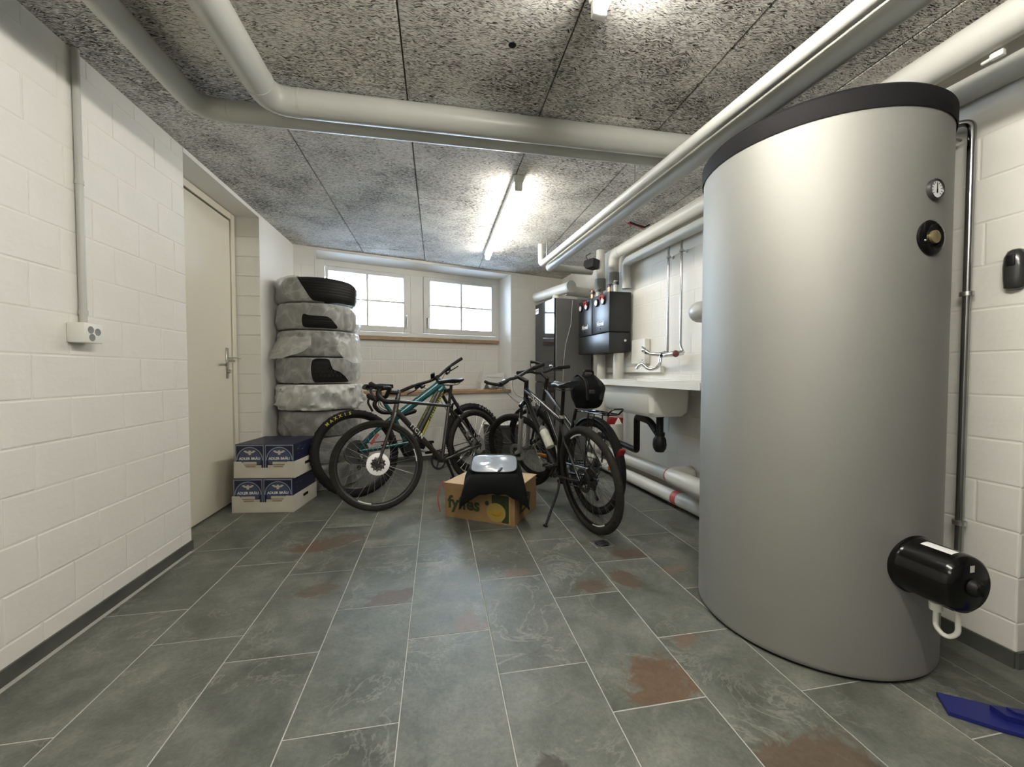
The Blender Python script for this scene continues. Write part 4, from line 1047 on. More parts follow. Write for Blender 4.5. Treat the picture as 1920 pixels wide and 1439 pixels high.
top = ht+u*.03; sc_ = top+V(.05,0,.02)
so_ = MB().tube([ht, top, sc_], [.022,.021,.018], 12).obj('stem', M['black'], t); so_.matrix_basis = SM
hbp = MB(); pth = [sc_+V(-.045,-.39,.035), sc_+V(-.02,-.20,.03), sc_+V(0,-.06,0), sc_+V(0,.06,0), sc_+V(-.02,.20,.03), sc_+V(-.045,.39,.035)]
hbp.tube(fillet(pth, .06), .0145, 12); hbo = hbp.obj('handlebar', M['black'], t); hbo.matrix_basis = SM
for s_ in (-1, 1):
    a1 = sc_+V(-.028,s_*.255,.032); a2 = sc_+V(-.046,s_*.395,.0355); grips(hbo, a2, a1, .0165)
    bl = MB(); bl.box(sc_+V(.012,s_*.20,.022), (.05,.06,.028), Euler((0,0,0)), .008, 2); bl.tube(fillet([sc_+V(.03,s_*.19,.015), sc_+V(.045,s_*.24,.012), sc_+V(.02,s_*.335,.005)], .03), .0065, 8); bl.obj('brake_lever', M['black'], hbo)
    MB().box(sc_+V(-.005,s_*.165,-.012), (.045,.05,.03), None, .01, 2).obj('shifter', M['blackbike'], hbo)
cb = MB()
cb.tube(fillet([sc_+V(.04,-.17,.02), sc_+V(.13,-.08,-.02), sc_+V(.12,0,-.16), hb2+V(.03,.03,.02)], .09), .0028, 6); cb.tube(fillet([sc_+V(.04,.17,.02), sc_+V(.14,.06,.0), sc_+V(.11,.05,-.18), A+u*.3+V(.02,.08,0)], .09), .0028, 6)
cbo = cb.obj('cables', M['black'], t); cbo['kind'] = 'stuff'; cbo.matrix_basis = SM
MB().box(sc_+V(-.01,0,.035), (.07,.05,.016), Euler((0,.3,0)), .006, 2).obj('display', M['blackg'], hbo)

# --- black suspension-fork bike on its kickstand
R = .352; wb_ = 1.085
t = placed('trekking_bike', 'black bike on kickstand with bottle, nearest of the two on right', (1.004,2.464), (1.004+1.085*math.cos(1.775), 2.464+1.085*math.sin(1.775)), -.114)
BLK = t
A, u = steer_axis(wb_, R, .045, math.radians(71))
SM = steer_mtx(A, u, math.radians(31))
hb2, ht = A+u*.50, A+u*.63
bb = (.425, .285); st = V(.275, 0, .735)
fm = MB(); fm.cyl(hb2, ht, .021, 16)
fm.tube([hb2+u*.03, V(bb[0],0,bb[1])], [.024,.022], 14); fm.tube([ht-u*.03, st-V(-.006,0,.03)], [.021,.017], 14, flat=(1,1.1)); fm.tube([V(bb[0],0,bb[1]), st], .0165, 14)
fm.cyl((bb[0],-.036,bb[1]), (bb[0],.036,bb[1]), .022, 16)
for s_ in (-1, 1):
    fm.tube([(bb[0]-.01,s_*.025,bb[1]), (bb[0]-.12,s_*.05,bb[1]+.02), (0,s_*.066,R)], .010, 10); fm.tube([(st.x,s_*.016,st.z-.04), (st.x-.09,s_*.045,st.z-.16), (0,s_*.066,R)], .008, 10)
fm.obj('frame', M['blackbike'], t)
cr = A+u*.485; fk = MB(); fk.tube([cr+V(0,-.08,-.005), cr+V(0,0,.012), cr+V(0,.08,-.005)], [.019,.023,.019], 12)
for s_ in (-1, 1): fk.cyl(cr+V(0,s_*.062,0), A+u*.27+V(0,s_*.062,0), .014, 12)
fko = fk.obj('fork', M['blackbike'], t); fko.matrix_basis = SM
lw = MB()
for s_ in (-1, 1): lw.tube([A+u*.36+V(0,s_*.062,0), A+u*.04+V(.004,s_*.062,0), V(wb_,s_*.060,R)], [.021,.019,.015], 12)
lw.tube(fillet([A+u*.34+V(.0,-.062,0), A+u*.42+V(.02,-.05,0), A+u*.42+V(.02,.05,0), A+u*.34+V(0,.062,0)], .05), .012, 10)
lw.obj('fork_lower', M['forkgrey'], fko)
wfb_ = wheel(t, 'front_wheel', wb_, R, .048, SM, 'rubber', 0, nsp=32, rim_m='rim', disc=(1,.08,'steel'), sp_m='darksteel')
wr_ = wheel(t, 'rear_wheel', 0, R, .050, None, 'tyre_mud', 0, nsp=32, rim_m='rim', disc=(1,.08,'darksteel'), sp_m='darksteel')
cassette(wr_, -1, .024, .068, 8, 'darksteel')
for a0 in (4.15, 1.0): MB().lathe([(R-.053,.0118),(R-.062,.0118)], 8, axis='Y', a0=a0, a1=a0+.5).obj('rim_marking', M['white_print'], wr_)
MB().box((math.cos(3.3)*(R-.11),.0,math.sin(3.3)*(R-.11)), (.030,.018,.085), Euler((0,-3.3+PI/2,0)), .006, 2).obj('reflector', M['amber'], wfb_)
crankset(t, bb, 2.4, .085, 'black', rings=2)
chain(t, bb, .085, R, .05, -.045); derailleur(t, -.045, R)
MB().cyl(st, st+V(-.062,0,.20), .0135, 12).obj('seatpost', M['black'], t)
MB().lathe([(.017,0),(.022,.002),(.022,.022),(.017,.024)], 16, c=(st.x-.002,0,st.z-.01)).obj('seat_clamp', M['alu'], t)
saddle(t, .215, .965, .27, .16)
tag(MB().tube([(.30,-.02,.972), (.325,0,.974), (.30,.02,.972)], .014, 8).obj('saddle_nose', M['alu'], t), 'silver saddle nose patch')
top = ht+u*.05; sc_ = top+V(.075,0,.045)
so_ = MB().tube([ht, top, sc_], [.019,.018,.017], 12).obj('stem', M['black'], t); so_.matrix_basis = SM
hbp = MB(); pth = [sc_+V(-.06,-.31,.02), sc_+V(-.02,-.14,.02), sc_+V(0,-.05,0), sc_+V(0,.05,0), sc_+V(-.02,.14,.02), sc_+V(-.06,.31,.02)]
hbp.tube(fillet(pth, .05), .013, 12); hbo = hbp.obj('handlebar', M['black'], t); hbo.matrix_basis = SM
for s_ in (-1, 1):
    grips(hbo, sc_+V(-.062,s_*.315,.02), sc_+V(-.034,s_*.19,.02), .0165)
    MB().tube(fillet([sc_+V(-.06,s_*.318,.02), sc_+V(.03,s_*.335,.045), sc_+V(.075,s_*.325,.06)], .03), .0125, 10).obj('bar_end', M['black'], hbo)
    bl = MB(); bl.box(sc_+V(.008,s_*.17,.012), (.045,.05,.028), None, .008, 2); bl.tube(fillet([sc_+V(.02,s_*.16,.005), sc_+V(.04,s_*.20,-.005), sc_+V(.01,s_*.29,-.012)], .03), .0065, 8); bl.obj('brake_lever', M['darksteel'], hbo)
cb = MB()
cb.tube(fillet([sc_+V(.03,.16,.01), sc_+V(.13,.08,-.03), sc_+V(.10,.02,-.20), hb2+V(.02,.03,-.02)], .09), .0028, 6); cb.tube(fillet([sc_+V(.03,.15,.0), sc_+V(.11,.12,-.06), sc_+V(.06,.06,-.17), hb2+V(.03,.05,.0)], .09), .0028, 6); cb.tube(fillet([sc_+V(.03,-.16,.01), sc_+V(.13,-.06,-.02), sc_+V(.09,.0,-.16), hb2+V(-.02,-.03,.0)], .09), .0028, 6)
cbo = cb.obj('cables', M['pvcd'], t); cbo['kind'] = 'stuff'; cbo.matrix_basis = SM
ks = MB().tube(fillet([(.30,.05,bb[1]+.01), (.27,.09,.22), (.20,.245,.035)], .03), .0085, 10).obj('kickstand', M['black'], t)
MB().box((.197,.25,.030), (.04,.02,.018), Euler((.3,0,0)), .005, 2).obj('foot', M['black'], ks)
ttv = (st-V(-.006,0,.03))-(ht-u*.03)
o = text('lettering', 'CROSS', .046, M['white_print'], t, (0,0,0), (0,0,0), depth=.0005, bold=.001, space=1.25)
o.matrix_basis = Matrix.Translation(ht-u*.03+ttv*.36+V(0,.0225,.0)) @ side_rot(ttv, V(0,1,0))
dtv = V(bb[0],0,bb[1])-(hb2+u*.03); dn = dtv.normalized(); up_ = V(-dn.z, 0, dn.x)
if up_.z < 0: up_ = -up_
bc = hb2+u*.03+dtv*.60+up_*.062
cg = MB()
for y_ in (-.034, .034): cg.tube(fillet([bc+dn*.07-up_*.035+V(0,y_*.4,0), bc+dn*.08+V(0,y_,0), bc-dn*.06+V(0,y_*1.05,0), bc-dn*.06-up_*.03+V(0,y_*.3,0)], .02), .0032, 6)
cg.obj('bottle_cage', M['alu'], t)
BLK_ROT = Matrix.Translation(t.location) @ Euler(t.rotation_euler).to_matrix().to_4x4()
bt = thing('drink_bottle', 'white drink bottle in the cage of the nearer black bike', 'bottle', BLK_ROT @ (bc+dn*.085))
bt.rotation_euler = (BLK_ROT.to_3x3() @ side_rot(V(0,1,0), -dn).to_3x3()).to_euler()
MB().lathe([(0,0),(.030,0),(.034,.006),(.034,.07),(.031,.078),(.031,.088),(.034,.096),(.034,.135),(.028,.150),(.0,.150)], 24).obj('body', M['bottle'], bt)
MB().lathe([(.029,.149),(.029,.168),(.018,.180),(.010,.184),(.010,.196),(0,.196)], 20).obj('cap', M['pvcd'], bt)

# --- second black bike with mudguards and rack, between the first and the sink
R = .350; wb_ = 1.08
t = placed('city_bike', 'black bike with mudguard, rack and red tail light beside the sink', (1.135,2.80), (1.135+1.08*math.cos(1.7505), 2.80+1.08*math.sin(1.7505)), .01)
CITY = t
A, u = steer_axis(wb_, R, .045, math.radians(70))
SM = steer_mtx(A, u, math.radians(18))
hb2, ht = A+u*.44, A+u*.62
bb = (.43, .285); st = V(.26, 0, .76)
fm = MB(); fm.cyl(hb2, ht, .020, 16)
fm.tube([hb2+u*.03, V(bb[0],0,bb[1])], .018, 12); fm.tube([ht-u*.03, V(.325,0,.60)], .0155, 12); fm.tube([V(bb[0],0,bb[1]), st], .0155, 12)
fm.cyl((bb[0],-.036,bb[1]), (bb[0],.036,bb[1]), .021, 16)
for s_ in (-1, 1):
    fm.tube([(bb[0]-.01,s_*.025,bb[1]), (bb[0]-.12,s_*.05,bb[1]+.02), (0,s_*.066,R)], .0095, 10); fm.tube([(st.x,s_*.016,st.z-.1), (0,s_*.066,R)], .0075, 10)
fm.obj('frame', M['blackbike'], t)
cr = A+u*.43; fk = MB()
for s_ in (-1, 1): fk.tube([cr+V(0,s_*.02,.0), cr-u*.06+V(0,s_*.055,0), A+u*.08+V(.005,s_*.058,0), V(wb_,s_*.056,R)], [.015,.0145,.011,.009], 12)
fko = fk.obj('fork', M['blackbike'], t); fko.matrix_basis = SM
wheel(t, 'front_wheel', wb_, R, .040, SM, 'rubber', 0, nsp=32)
wr_ = wheel(t, 'rear_wheel', 0, R, .042, None, 'rubber', 0, nsp=32, sp_m='darksteel')
cassette(wr_, -1, .024, .055, 7, 'darksteel')
for a_ in (3.0,): MB().box((math.cos(a_)*(R-.11),.0,math.sin(a_)*(R-.11)), (.030,.018,.085), Euler((0,-a_+PI/2,0)), .006, 2).obj('reflector', M['amber'], wr_)
crankset(t, bb, 1.2, .082, 'alu', ringc='steel'); chain(t, bb, .082, R, .045, -.045)
def guard(a0, a1, Rg):
    m_ = MB(); m_.lathe([(Rg-.012,-.027),(Rg,-.022),(Rg+.004,0),(Rg,.022),(Rg-.012,.027),(Rg-.010,.026),(Rg+.001,0),(Rg-.010,-.026),(Rg-.012,-.027)], 26, axis='Y', a0=a0, a1=a1); return m_
g_ = guard(.55, 3.55, R+.018).obj('mudguard', M['black'], t); g_.location = (0,0,R)
g2 = guard(.35, 2.5, R+.016).obj('mudguard', M['black'], t); g2.matrix_basis = SM @ Matrix.Translation((wb_,0,R))
rk = MB(); zr = .755
rk.tube(fillet([(.16,-.045,zr-.01), (.10,-.06,zr), (-.24,-.06,zr), (-.24,.06,zr), (.10,.06,zr), (.16,.045,zr-.01)], .04), .006, 8)
for x_ in (-.12, .0): rk.tube([(x_,-.06,zr), (x_,.06,zr)], .005, 6)
for s_ in (-1, 1): rk.tube([(-.10,s_*.06,zr), (.0,s_*.075,R+.02)], .005, 6); rk.tube([(-.02,s_*.06,zr), (.0,s_*.075,R+.02)], .005, 6)
rk.tube(fillet([(-.24,-.045,zr+.002), (-.30,-.045,zr+.045), (-.30,.045,zr+.045), (-.24,.045,zr+.002)], .025), .006, 8)
rko = rk.obj('rack', M['blackbike'], t)
tl = MB(); tl.box((-.262,0,zr-.035), (.035,.115,.050), Euler((0,-.15,0)), .010, 2); tag(tl.obj('tail_light', M['redref'], rko), 'red tail light')
MB().prism([(-.026,0),(.026,0),(0,.045)], -.004, .004, 'X').obj('reflector', M['white_print'], rko).location = (-.283,-.012,zr-.058)
tag(MB().box((-.335,0,R+.155), (.022,.05,.075), Euler((0,-.5,0)), .008, 2).obj('mudguard_reflector', M['redref'], t), 'red mudguard reflector')
MB().cyl(st, st+V(-.055,0,.17), .0130, 12).obj('seatpost', M['alu'], t)
saddle(t, .205, .965, .26, .17)
top = ht+u*.075; sc_ = top+V(.075,0,.055)
so_ = MB().tube([ht, top, sc_], [.018,.017,.016], 12).obj('stem', M['black'], t); so_.matrix_basis = SM
hbp = MB(); pth = [sc_+V(-.05,-.32,.03), sc_+V(-.01,-.15,.03), sc_+V(0,-.05,0), sc_+V(0,.05,0), sc_+V(-.01,.15,.03), sc_+V(-.05,.32,.03)]
hbp.tube(fillet(pth, .05), .0125, 12); hbo = hbp.obj('handlebar', M['black'], t); hbo.matrix_basis = SM
for s_ in (-1, 1):
    grips(hbo, sc_+V(-.052,s_*.325,.03), sc_+V(-.03,s_*.20,.03), .0165)
    bl = MB(); bl.box(sc_+V(.01,s_*.17,.025), (.045,.05,.028), None, .008, 2); bl.tube(fillet([sc_+V(.02,s_*.16,.015), sc_+V(.045,s_*.20,.01), sc_+V(.02,s_*.30,.0)], .03), .0065, 8); bl.obj('brake_lever', M['darksteel'], hbo)
bh = MB(); bh.tube(fillet([sc_+V(.02,.09,.02), sc_+V(.05,.09,.10), sc_+V(.05,-.06,.10), sc_+V(.02,-.06,.02)], .02), .004, 6); bh.tube([sc_+V(.05,.0,.10), sc_+V(.05,.0,.125)], .003, 6); bho = bh.obj('lamp_bracket', M['black'], hbo)
MB().sphere(sc_+V(-.005,-.13,.055), .020, 12, 8, (1,1,.7)).obj('bell', M['chrome'], hbo)
CR = Matrix.Translation(t.location) @ Euler(t.rotation_euler).to_matrix().to_4x4()
bg = thing('rack_bag', 'black rounded bag with straps on the rack of the rear black bike', 'bag', CR @ V(.085,.02,.765), tuple(t.rotation_euler))
b_ = MB(); b_.sphere((0,0,.135), .125, 28, 20, (.92,.95,1.06))
for v in b_.bm.verts:
    v.co += Vector(noise.noise_vector(v.co*5+V(3,1,2)))*.045 + Vector(noise.noise_vector(v.co*14))*.010
    if v.co.z < .02: v.co.z = .012
b_.obj('body', M['fabric'], bg, angle=60)
MB().torus(.124, .007, 36, 8, (0,0,.135), 'X').obj('piping', M['saddle'], bg)
for y_ in (-.07, .07): MB().tube(fillet([(-.118,y_*.8,.08), (-.105,y_*.8,.22), (.02,y_*.8,.275), (.09,y_*.8,.22)], .06), .010, 8, flat=(.4,1.2)).obj('strap', M['black'], bg)
MB().tube(fillet([(-.03,-.04,.255), (-.03,-.04,.295), (-.03,.04,.295), (-.03,.04,.255)], .03), .010, 8).obj('handle', M['black'], bg)
tgs = MB().box((-.116,.02,.14), (.012,.05,.03), None, .004).obj('buckle', M['darksteel'], bg)

# ------------------------------------------------------------------ tyres in plastic bags
TYC = V(-1.088, 4.055, 0); TY_R = .325; TH = .2365
AV = math.atan2(-TYC.y, -TYC.x)                                # direction from the stack to the viewer
tyre_prof = [(.205,.012),(.235,.008),(.285,.014),(.310,.035),(.3215,.060),(.3215,.176),(.310,.200),(.285,.222),(.235,.228),(.205,.224),(.200,.20),(.200,.035),(.205,.012)]
def tread(kind):
    m_ = MB(); m_.lathe(tyre_prof, 72)
    if kind == 'rib':
        for z_ in (.064,.088,.112,.136,.160): m_.lathe([(.3208,z_),(.3252,z_+.002),(.3252,z_+.016),(.3208,z_+.018)], 72)
    else:
        n = 60
        for k in range(n):
            a = 2*PI*k/n
            for (z_, h_, o_) in ((.075,.026,0), (.108,.024,.5), (.140,.024,0), (.172,.022,.5)):
                b2 = a+o_*2*PI/n; m_.box((math.cos(b2)*.3225, math.sin(b2)*.3225, z_-.004), (.010,.025,h_), Euler((0,0,b2)))
    return m_.mesh('tyre', M['tyrecar'], angle=30)
ME_RIB, ME_BLOCK = tread('rib'), tread('block')
def film(seed, hole=None, puff=.0, skirt=False, mm='film1', wr=.008, fine=0):
    """bag skin around one tyre; hole(theta_deg, z01) -> True where the film is torn open"""
    m_ = MB(); bm = m_.bm; na = 168; rows = []
    prof = []
    rr = TY_R+.012+puff; hh = TH-.004
    for r_, z_ in ((.05,.004),(.20,.003),(.28,.005)): prof.append((r_, z_))
    for k in range(0, 15):
        a = -PI/2+PI*k/14; prof.append((rr-.045+.045*math.copysign(abs(math.cos(a))**.6, math.cos(a)), hh/2+(hh/2-.003)*math.copysign(abs(math.sin(a))**.75, math.sin(a))))
    for r_, z_ in ((.28,hh-.004),(.20,hh-.006),(.05,hh-.008)): prof.append((r_, z_))
    rnd = random.Random(seed); ph = [rnd.uniform(0, 6.28) for _ in range(6)]
    for (r_, z_) in prof:
        ring = []
        for k in range(na):
            a = 2*PI*k/na; side = max(0., min(1., (r_-.24)/.08))
            p_ = V(math.cos(a)*3+seed*3.7, math.sin(a)*3, z_*9)
            n1 = noise.noise(p_*1.1)*wr*1.6 + noise.noise(p_*3.1)*wr + (1-abs(noise.noise(p_*2.0+V(5,1,2)))*2)*wr*.9
            dr = side*(n1+.004)
            ring.append(bm.verts.new((math.cos(a)*(r_+max(dr,-.004)), math.sin(a)*(r_+max(dr,-.004)), min(max(z_+(0 if side > .9 else noise.noise(p_*1.7)*.003), .001), hh))))
        rows.append(ring)
    for i in range(len(rows)-1):
        for k in range(na):
            k2 = (k+1) % na
            cz = sum(v.co.z for v in (rows[i][k], rows[i+1][k]))/2/TH; th = (math.degrees(2*PI*(k+.5)/na-AV)+180) % 360-180
            if hole and hole(th, cz): continue
            bm.faces.new((rows[i][k], rows[i][k2], rows[i+1][k2], rows[i+1][k]))
    if skirt:
        for (t0, t1, out, drop) in skirt:
            rows = []
            nn = 30
            for j in range(9):
                q = j/8; ring = []
                for k in range(nn+1):
                    th = math.radians(t0+(t1-t0)*k/nn)+AV; edge = math.sin(PI*k/nn)**.6
                    r_ = TY_R+.018+out*q*edge+.012*math.sin(k*.9+seed)*q; z_ = .175-drop*q*(.35+.65*edge)+.012*noise.noise(V(k*.4, j*.5, seed))
                    ring.append(bm.verts.new((math.cos(th)*r_, math.sin(th)*r_, z_)))
                rows.append(ring)
            for A_, B_ in zip(rows[:-1], rows[1:]):
                for k in range(nn): bm.faces.new((A_[k], A_[k+1], B_[k+1], B_[k]))
    for v in [v for v in bm.verts if not v.link_faces]: bm.verts.remove(v)
    if hole:                                                     # soften the torn edge
        for _ in range(10):
            new = {}
            for v in bm.verts:
                nb_v = [e.other_vert(v) for e in v.link_edges if e.is_boundary]
                if len(nb_v) == 2: new[v] = v.co*.5 + (nb_v[0].co+nb_v[1].co)*.25
            for v, c in new.items(): v.co = c
    for v in bm.verts: v.co.x = max(v.co.x, XL+.016-TYC.x)
    return m_.mesh('plastic_bag', M[mm], angle=70)
def h1(th, z):                                                   # top tyre: wide tear over the right front
    lo = -36 + 24*(1-z) if z > .1 else -12
    return -(36-26*(1-z)**.8) < th < 60 and z > .02 or (z > .9 and -36 < th < 50 and False)
def h2(th, z): return -24 < th < 26-34*(z-.1) and z < .56 - .10*math.cos(math.radians(th*5)) and z > .04
def h4(th, z): return -7-5*math.sin(z*3) < th < (16 if z > .55 else 50-50*z) and z < .93 and z > .03
defs = [  # from the floor up: label, tread, hole, puff, skirt, film, wrinkle
 ('bagged car tyre at the very bottom, standing on the floor', 'rib', None, .004, False, 'film1', .011),
 ('bagged car tyre second from the floor', 'rib', None, .0, False, 'film1', .014),
 ('bagged car tyre third from the floor, below the milky white bag', 'rib', None, .002, False, 'film1', .013),
 ('car tyre in a milky crumpled white bag, fourth from the floor', 'rib', None, .018, False, 'film2', .030),
 ('car tyre with knobbly blocks showing through a torn bag', 'block', h4, .004, False, 'film1', .014),
 ('car tyre whose bag flares out over the tyre below', 'rib', None, .004, [(-95,-12,.12,.20), (20,78,.05,.23)], 'film1', .014),
 ('second tyre from the top, with a low oval tear in its bag', 'rib', h2, .004, False, 'film1', .013),
 ('topmost tyre with its ribbed tread bare between the bag edges', 'rib', h1, .008, False, 'film1', .014)]
for i, (lab, kd, hole, pf_, skt, mm, wr_i) in enumerate(defs):
    jx, jy = ((0,0), (.008,.004), (-.004,.006), (.004,-.006), (-.006,.0), (.002,.004), (-.004,.004), (.006,.0))[i]
    t = thing('bagged_tyre', lab, 'tyre', (TYC.x+jx, TYC.y+jy, .002+TH*i), group='tyres stacked in plastic bags')
    o = link('tyre', ME_RIB if kd == 'rib' else ME_BLOCK, t); o.rotation_euler = (0,0,i*.7)
    link('plastic_bag', film(i+1, hole, pf_, skt, mm, wr_i), t)
    m_ = MB(); m_.lathe([(.198,.03),(.20,.02),(.19,.03),(.185,.11),(.10,.13),(.03,.14),(.0,.14)], 40); m_.obj('wheel_rim', M['darksteel'], t)

# ------------------------------------------------------------------ beer cartons
ang = math.atan2(3.229-3.288, -1.07+1.511)
CW, CD, CH = .445, .40, .262
def carton(z0, dx, dy, da, names):
    base = V(-1.505+dx, 3.275+dy, z0); a_ = ang+da
    t = thing('beer_tray', names[0], 'tray', base, (0,0,a_))
    m_ = MB(); th = .004; hi, lo = .125, .078
    m_.box2((0,0,0), (CW,CD,th))
    m_.prism([(0,0),(CW,0),(CW,hi),(CW-.055,hi),(CW-.09,lo),(.09,lo),(.055,hi),(0,hi)], 0, th, 'Y'); m_.prism([(0,0),(CW,0),(CW,hi),(0,hi)], CD-th, CD, 'Y')
    m_.box2((0,th,th), (th,CD-th,hi)); m_.box2((CW-th,th,th), (CW,CD-th,hi))
    m_.obj('tray_body', M['traycard'], t, smooth=False)
    MB().box2((CW-.0005,CD*.40,.070), (CW+.001,CD*.60,.092)).obj('hand_hole', M['lid'], t, smooth=False)
    R_ = Euler((0,0,a_)).to_matrix()
    for k in range(2):
        w = (CW-.012)/2
        pk = thing('beer_pack', names[1+k], 'beer pack', base + R_ @ V(.006+k*w, .006, .0045), (0,0,a_), 'dark blue beer packs in white trays')
        MB().box2((.001,0,0), (w-.001,CD-.012,CH-.012), .002).obj('carton', M['beer'], pk, smooth=False)
        cx = w/2; f = -.0006
        pr = MB()
        pr.prism([(.004,.045),(w-.004,.045),(w-.004,.247),(.004,.247)], f, f+.0005, 'Y') if False else None
        for (x0_, x1_, z0_, z1_) in ((.004,.010,.04,.246), (w-.010,w-.004,.04,.246), (.010,w-.010,.238,.246)): pr.box2((x0_,f,z0_), (x1_,f+.0005,z1_))
        ro, ri = .098, .090
        P_ = [(cx+ro*math.cos(b), .130+ro*1.02*math.sin(b)) for b in [PI*j/24 for j in range(25)]]; Q_ = [(cx+ri*math.cos(b), .130+ri*1.02*math.sin(b)) for b in [PI*j/24 for j in range(25)]]
        for j in range(24): pr.quad([(P_[j][0],f,P_[j][1]), (P_[j+1][0],f,P_[j+1][1]), (Q_[j+1][0],f,Q_[j+1][1]), (Q_[j][0],f,Q_[j][1])])
        pr.obj('printed_border', M['beerline'], pk, smooth=False)
        md = MB(); md.prism([(cx+.084*math.cos(b), .130+.086*math.sin(b)) for b in [PI*j/24 for j in range(25)]]+[(cx-.075,.10),(cx+.075,.10)], f, f+.0004, 'Y'); md.obj('printed_disc', M['beermid'], pk, smooth=False)
        eg = MB(); ez = .188
        eg.prism([(cx-.045,ez+.012),(cx-.030,ez+.016),(cx-.012,ez+.006),(cx-.006,ez+.014),(cx,ez+.017),(cx+.006,ez+.014),(cx+.012,ez+.006),(cx+.030,ez+.016),(cx+.045,ez+.012),(cx+.028,ez-.002),(cx+.010,ez-.006),(cx+.008,ez-.018),(cx-.008,ez-.018),(cx-.010,ez-.006),(cx-.028,ez-.002)], f-.0006, f-.0001, 'Y')
        eg.obj('eagle_emblem', M['cream_print'], pk, smooth=False)
        text('lettering', 'ADLER BR\u00c4U', .0265, M['white_print'], pk, (cx, f-.0003, .142), (PI/2,0,0), depth=.0003, bold=.0008)
        lb = MB(); lb.box2((cx-.05,f-.0004,.098), (cx+.05,f,.118)); lb.box2((cx-.085,f-.0003,.062), (cx+.085,f,.094)); lb.obj('label_panel', M['cream_print'], pk, smooth=False)
        MB().box2((cx-.042,f-.0008,.078), (cx+.042,f-.0004,.087)).obj('label_stripe', M['wood'], pk, smooth=False)
        if k == 1:
            ss = MB()
            for (y_, z_, s_) in ((.05,.20,.014), (.08,.22,.010), (.12,.19,.012), (.16,.215,.010), (.06,.165,.012)): ss.box2((w-.0010,y_,z_), (w-.0003,y_+s_*2,z_+s_*.5))
            ss.obj('side_print', M['beermid'], pk, smooth=False)
carton(0.0, 0, 0, 0, ('white cardboard tray on the floor under two dark blue packs', 'left dark blue beer pack in the lower tray', 'right dark blue beer pack in the lower tray'))
carton(.2565, .012, .012, -.02, ('white cardboard tray stacked on top of lower beer packs', 'left dark blue beer pack in the upper tray', 'right dark blue beer pack in the upper tray'))

# ------------------------------------------------------------------ banana box with bag on it
A_ = V(.052,2.929,0); B_ = V(.511,2.639,0); ang = math.atan2(B_.y-A_.y, B_.x-A_.x)
BWd, BDp, BHt = .543, .46, .243
t = thing('cardboard_box', 'brown banana box with green lettering on the slate floor', 'box', A_, (0,0,ang))
bx = MB(); th = .005
bx.box2((0,0,0), (BWd,BDp,th)); bx.box2((0,0,th), (BWd,th,BHt)); bx.box2((0,BDp-th,th), (BWd,BDp,BHt)); bx.box2((0,th,th), (th,BDp-th,BHt)); bx.box2((BWd-th,th,th), (BWd,BDp-th,BHt))
bx.obj('carton', M['card'], t, smooth=False)
lidm = MB(); lidm.box2((-.004,-.004,BHt), (BWd+.004,BDp+.004,BHt+.006)); lidm.obj('lid_top', M['cardin'], t, smooth=False)
lr = MB(); lr.box2((-.006,-.006,BHt-.035), (.2,-.0005,BHt+.004)); lr.obj('lid_rim', M['card'], t, smooth=False)
f = -.0008
text('lettering', 'fyffes', .125, M['greenprint'], t, (.152, f, .108), (PI/2,0,0), depth=.0004, bold=.004)
gp = MB(); gp.box2((.372,f,.075), (.470,f+.0006,.20)); gp.box2((.448,f,.012), (.500,f+.0006,.20)); gp.obj('green_print', M['greenprint'], t, smooth=False)
MB().box2((.503,f-.0004,.006), (.512,f,.21)).obj('pale_stripe', M['paleyellow'], t, smooth=False)
yp = MB()
yp.prism([(.405+.072*math.cos(2*PI*j/28), .078+.066*math.sin(2*PI*j/28)) for j in range(28)], f-.0005, f, 'Y'); yp.obj('fruit_print', M['paleyellow'], t, smooth=False)
for k, (sx, sz, sc_) in enumerate(((.40,.085,1.), (.405,.070,.85), (.415,.092,.7))):
    P_ = []
    for j in range(13): b = -2.6+2.2*j/12; P_.append((sx+.055*sc_*math.cos(b), sz+.010+.045*sc_*math.sin(b)))
    Q_ = [(sx+.055*sc_*math.cos(-2.6+2.2*j/12)*.86, sz+.016+.030*sc_*math.sin(-2.6+2.2*j/12)) for j in range(12,-1,-1)]
    MB().prism(P_+Q_, f-.0012, f-.0006, 'Y').obj('banana_print', M['yellowprint'], t, smooth=False)
MB().lathe([(0,f-.0003),(.016,f-.0003),(.016,f),(0,f)], 20, c=(.335,0,.135), axis='Y').obj('round_print', M['greenprint'], t)
sp_ = MB(); sp_.prism([(.10,.05),(.30,.06),(.32,.15),(.20,.19),(.09,.15)], BWd, BWd+.0008, 'X'); sp_.obj('side_print', M['greenprint'], t, smooth=False)
sp_ = MB(); sp_.prism([(.14,.07),(.26,.08),(.27,.13),(.17,.15)], BWd+.0008, BWd+.0012, 'X'); sp_.obj('side_fruit', M['yellowprint'], t, smooth=False)
RB = Matrix.Translation(A_) @ Matrix.Rotation(ang, 4, 'Z')
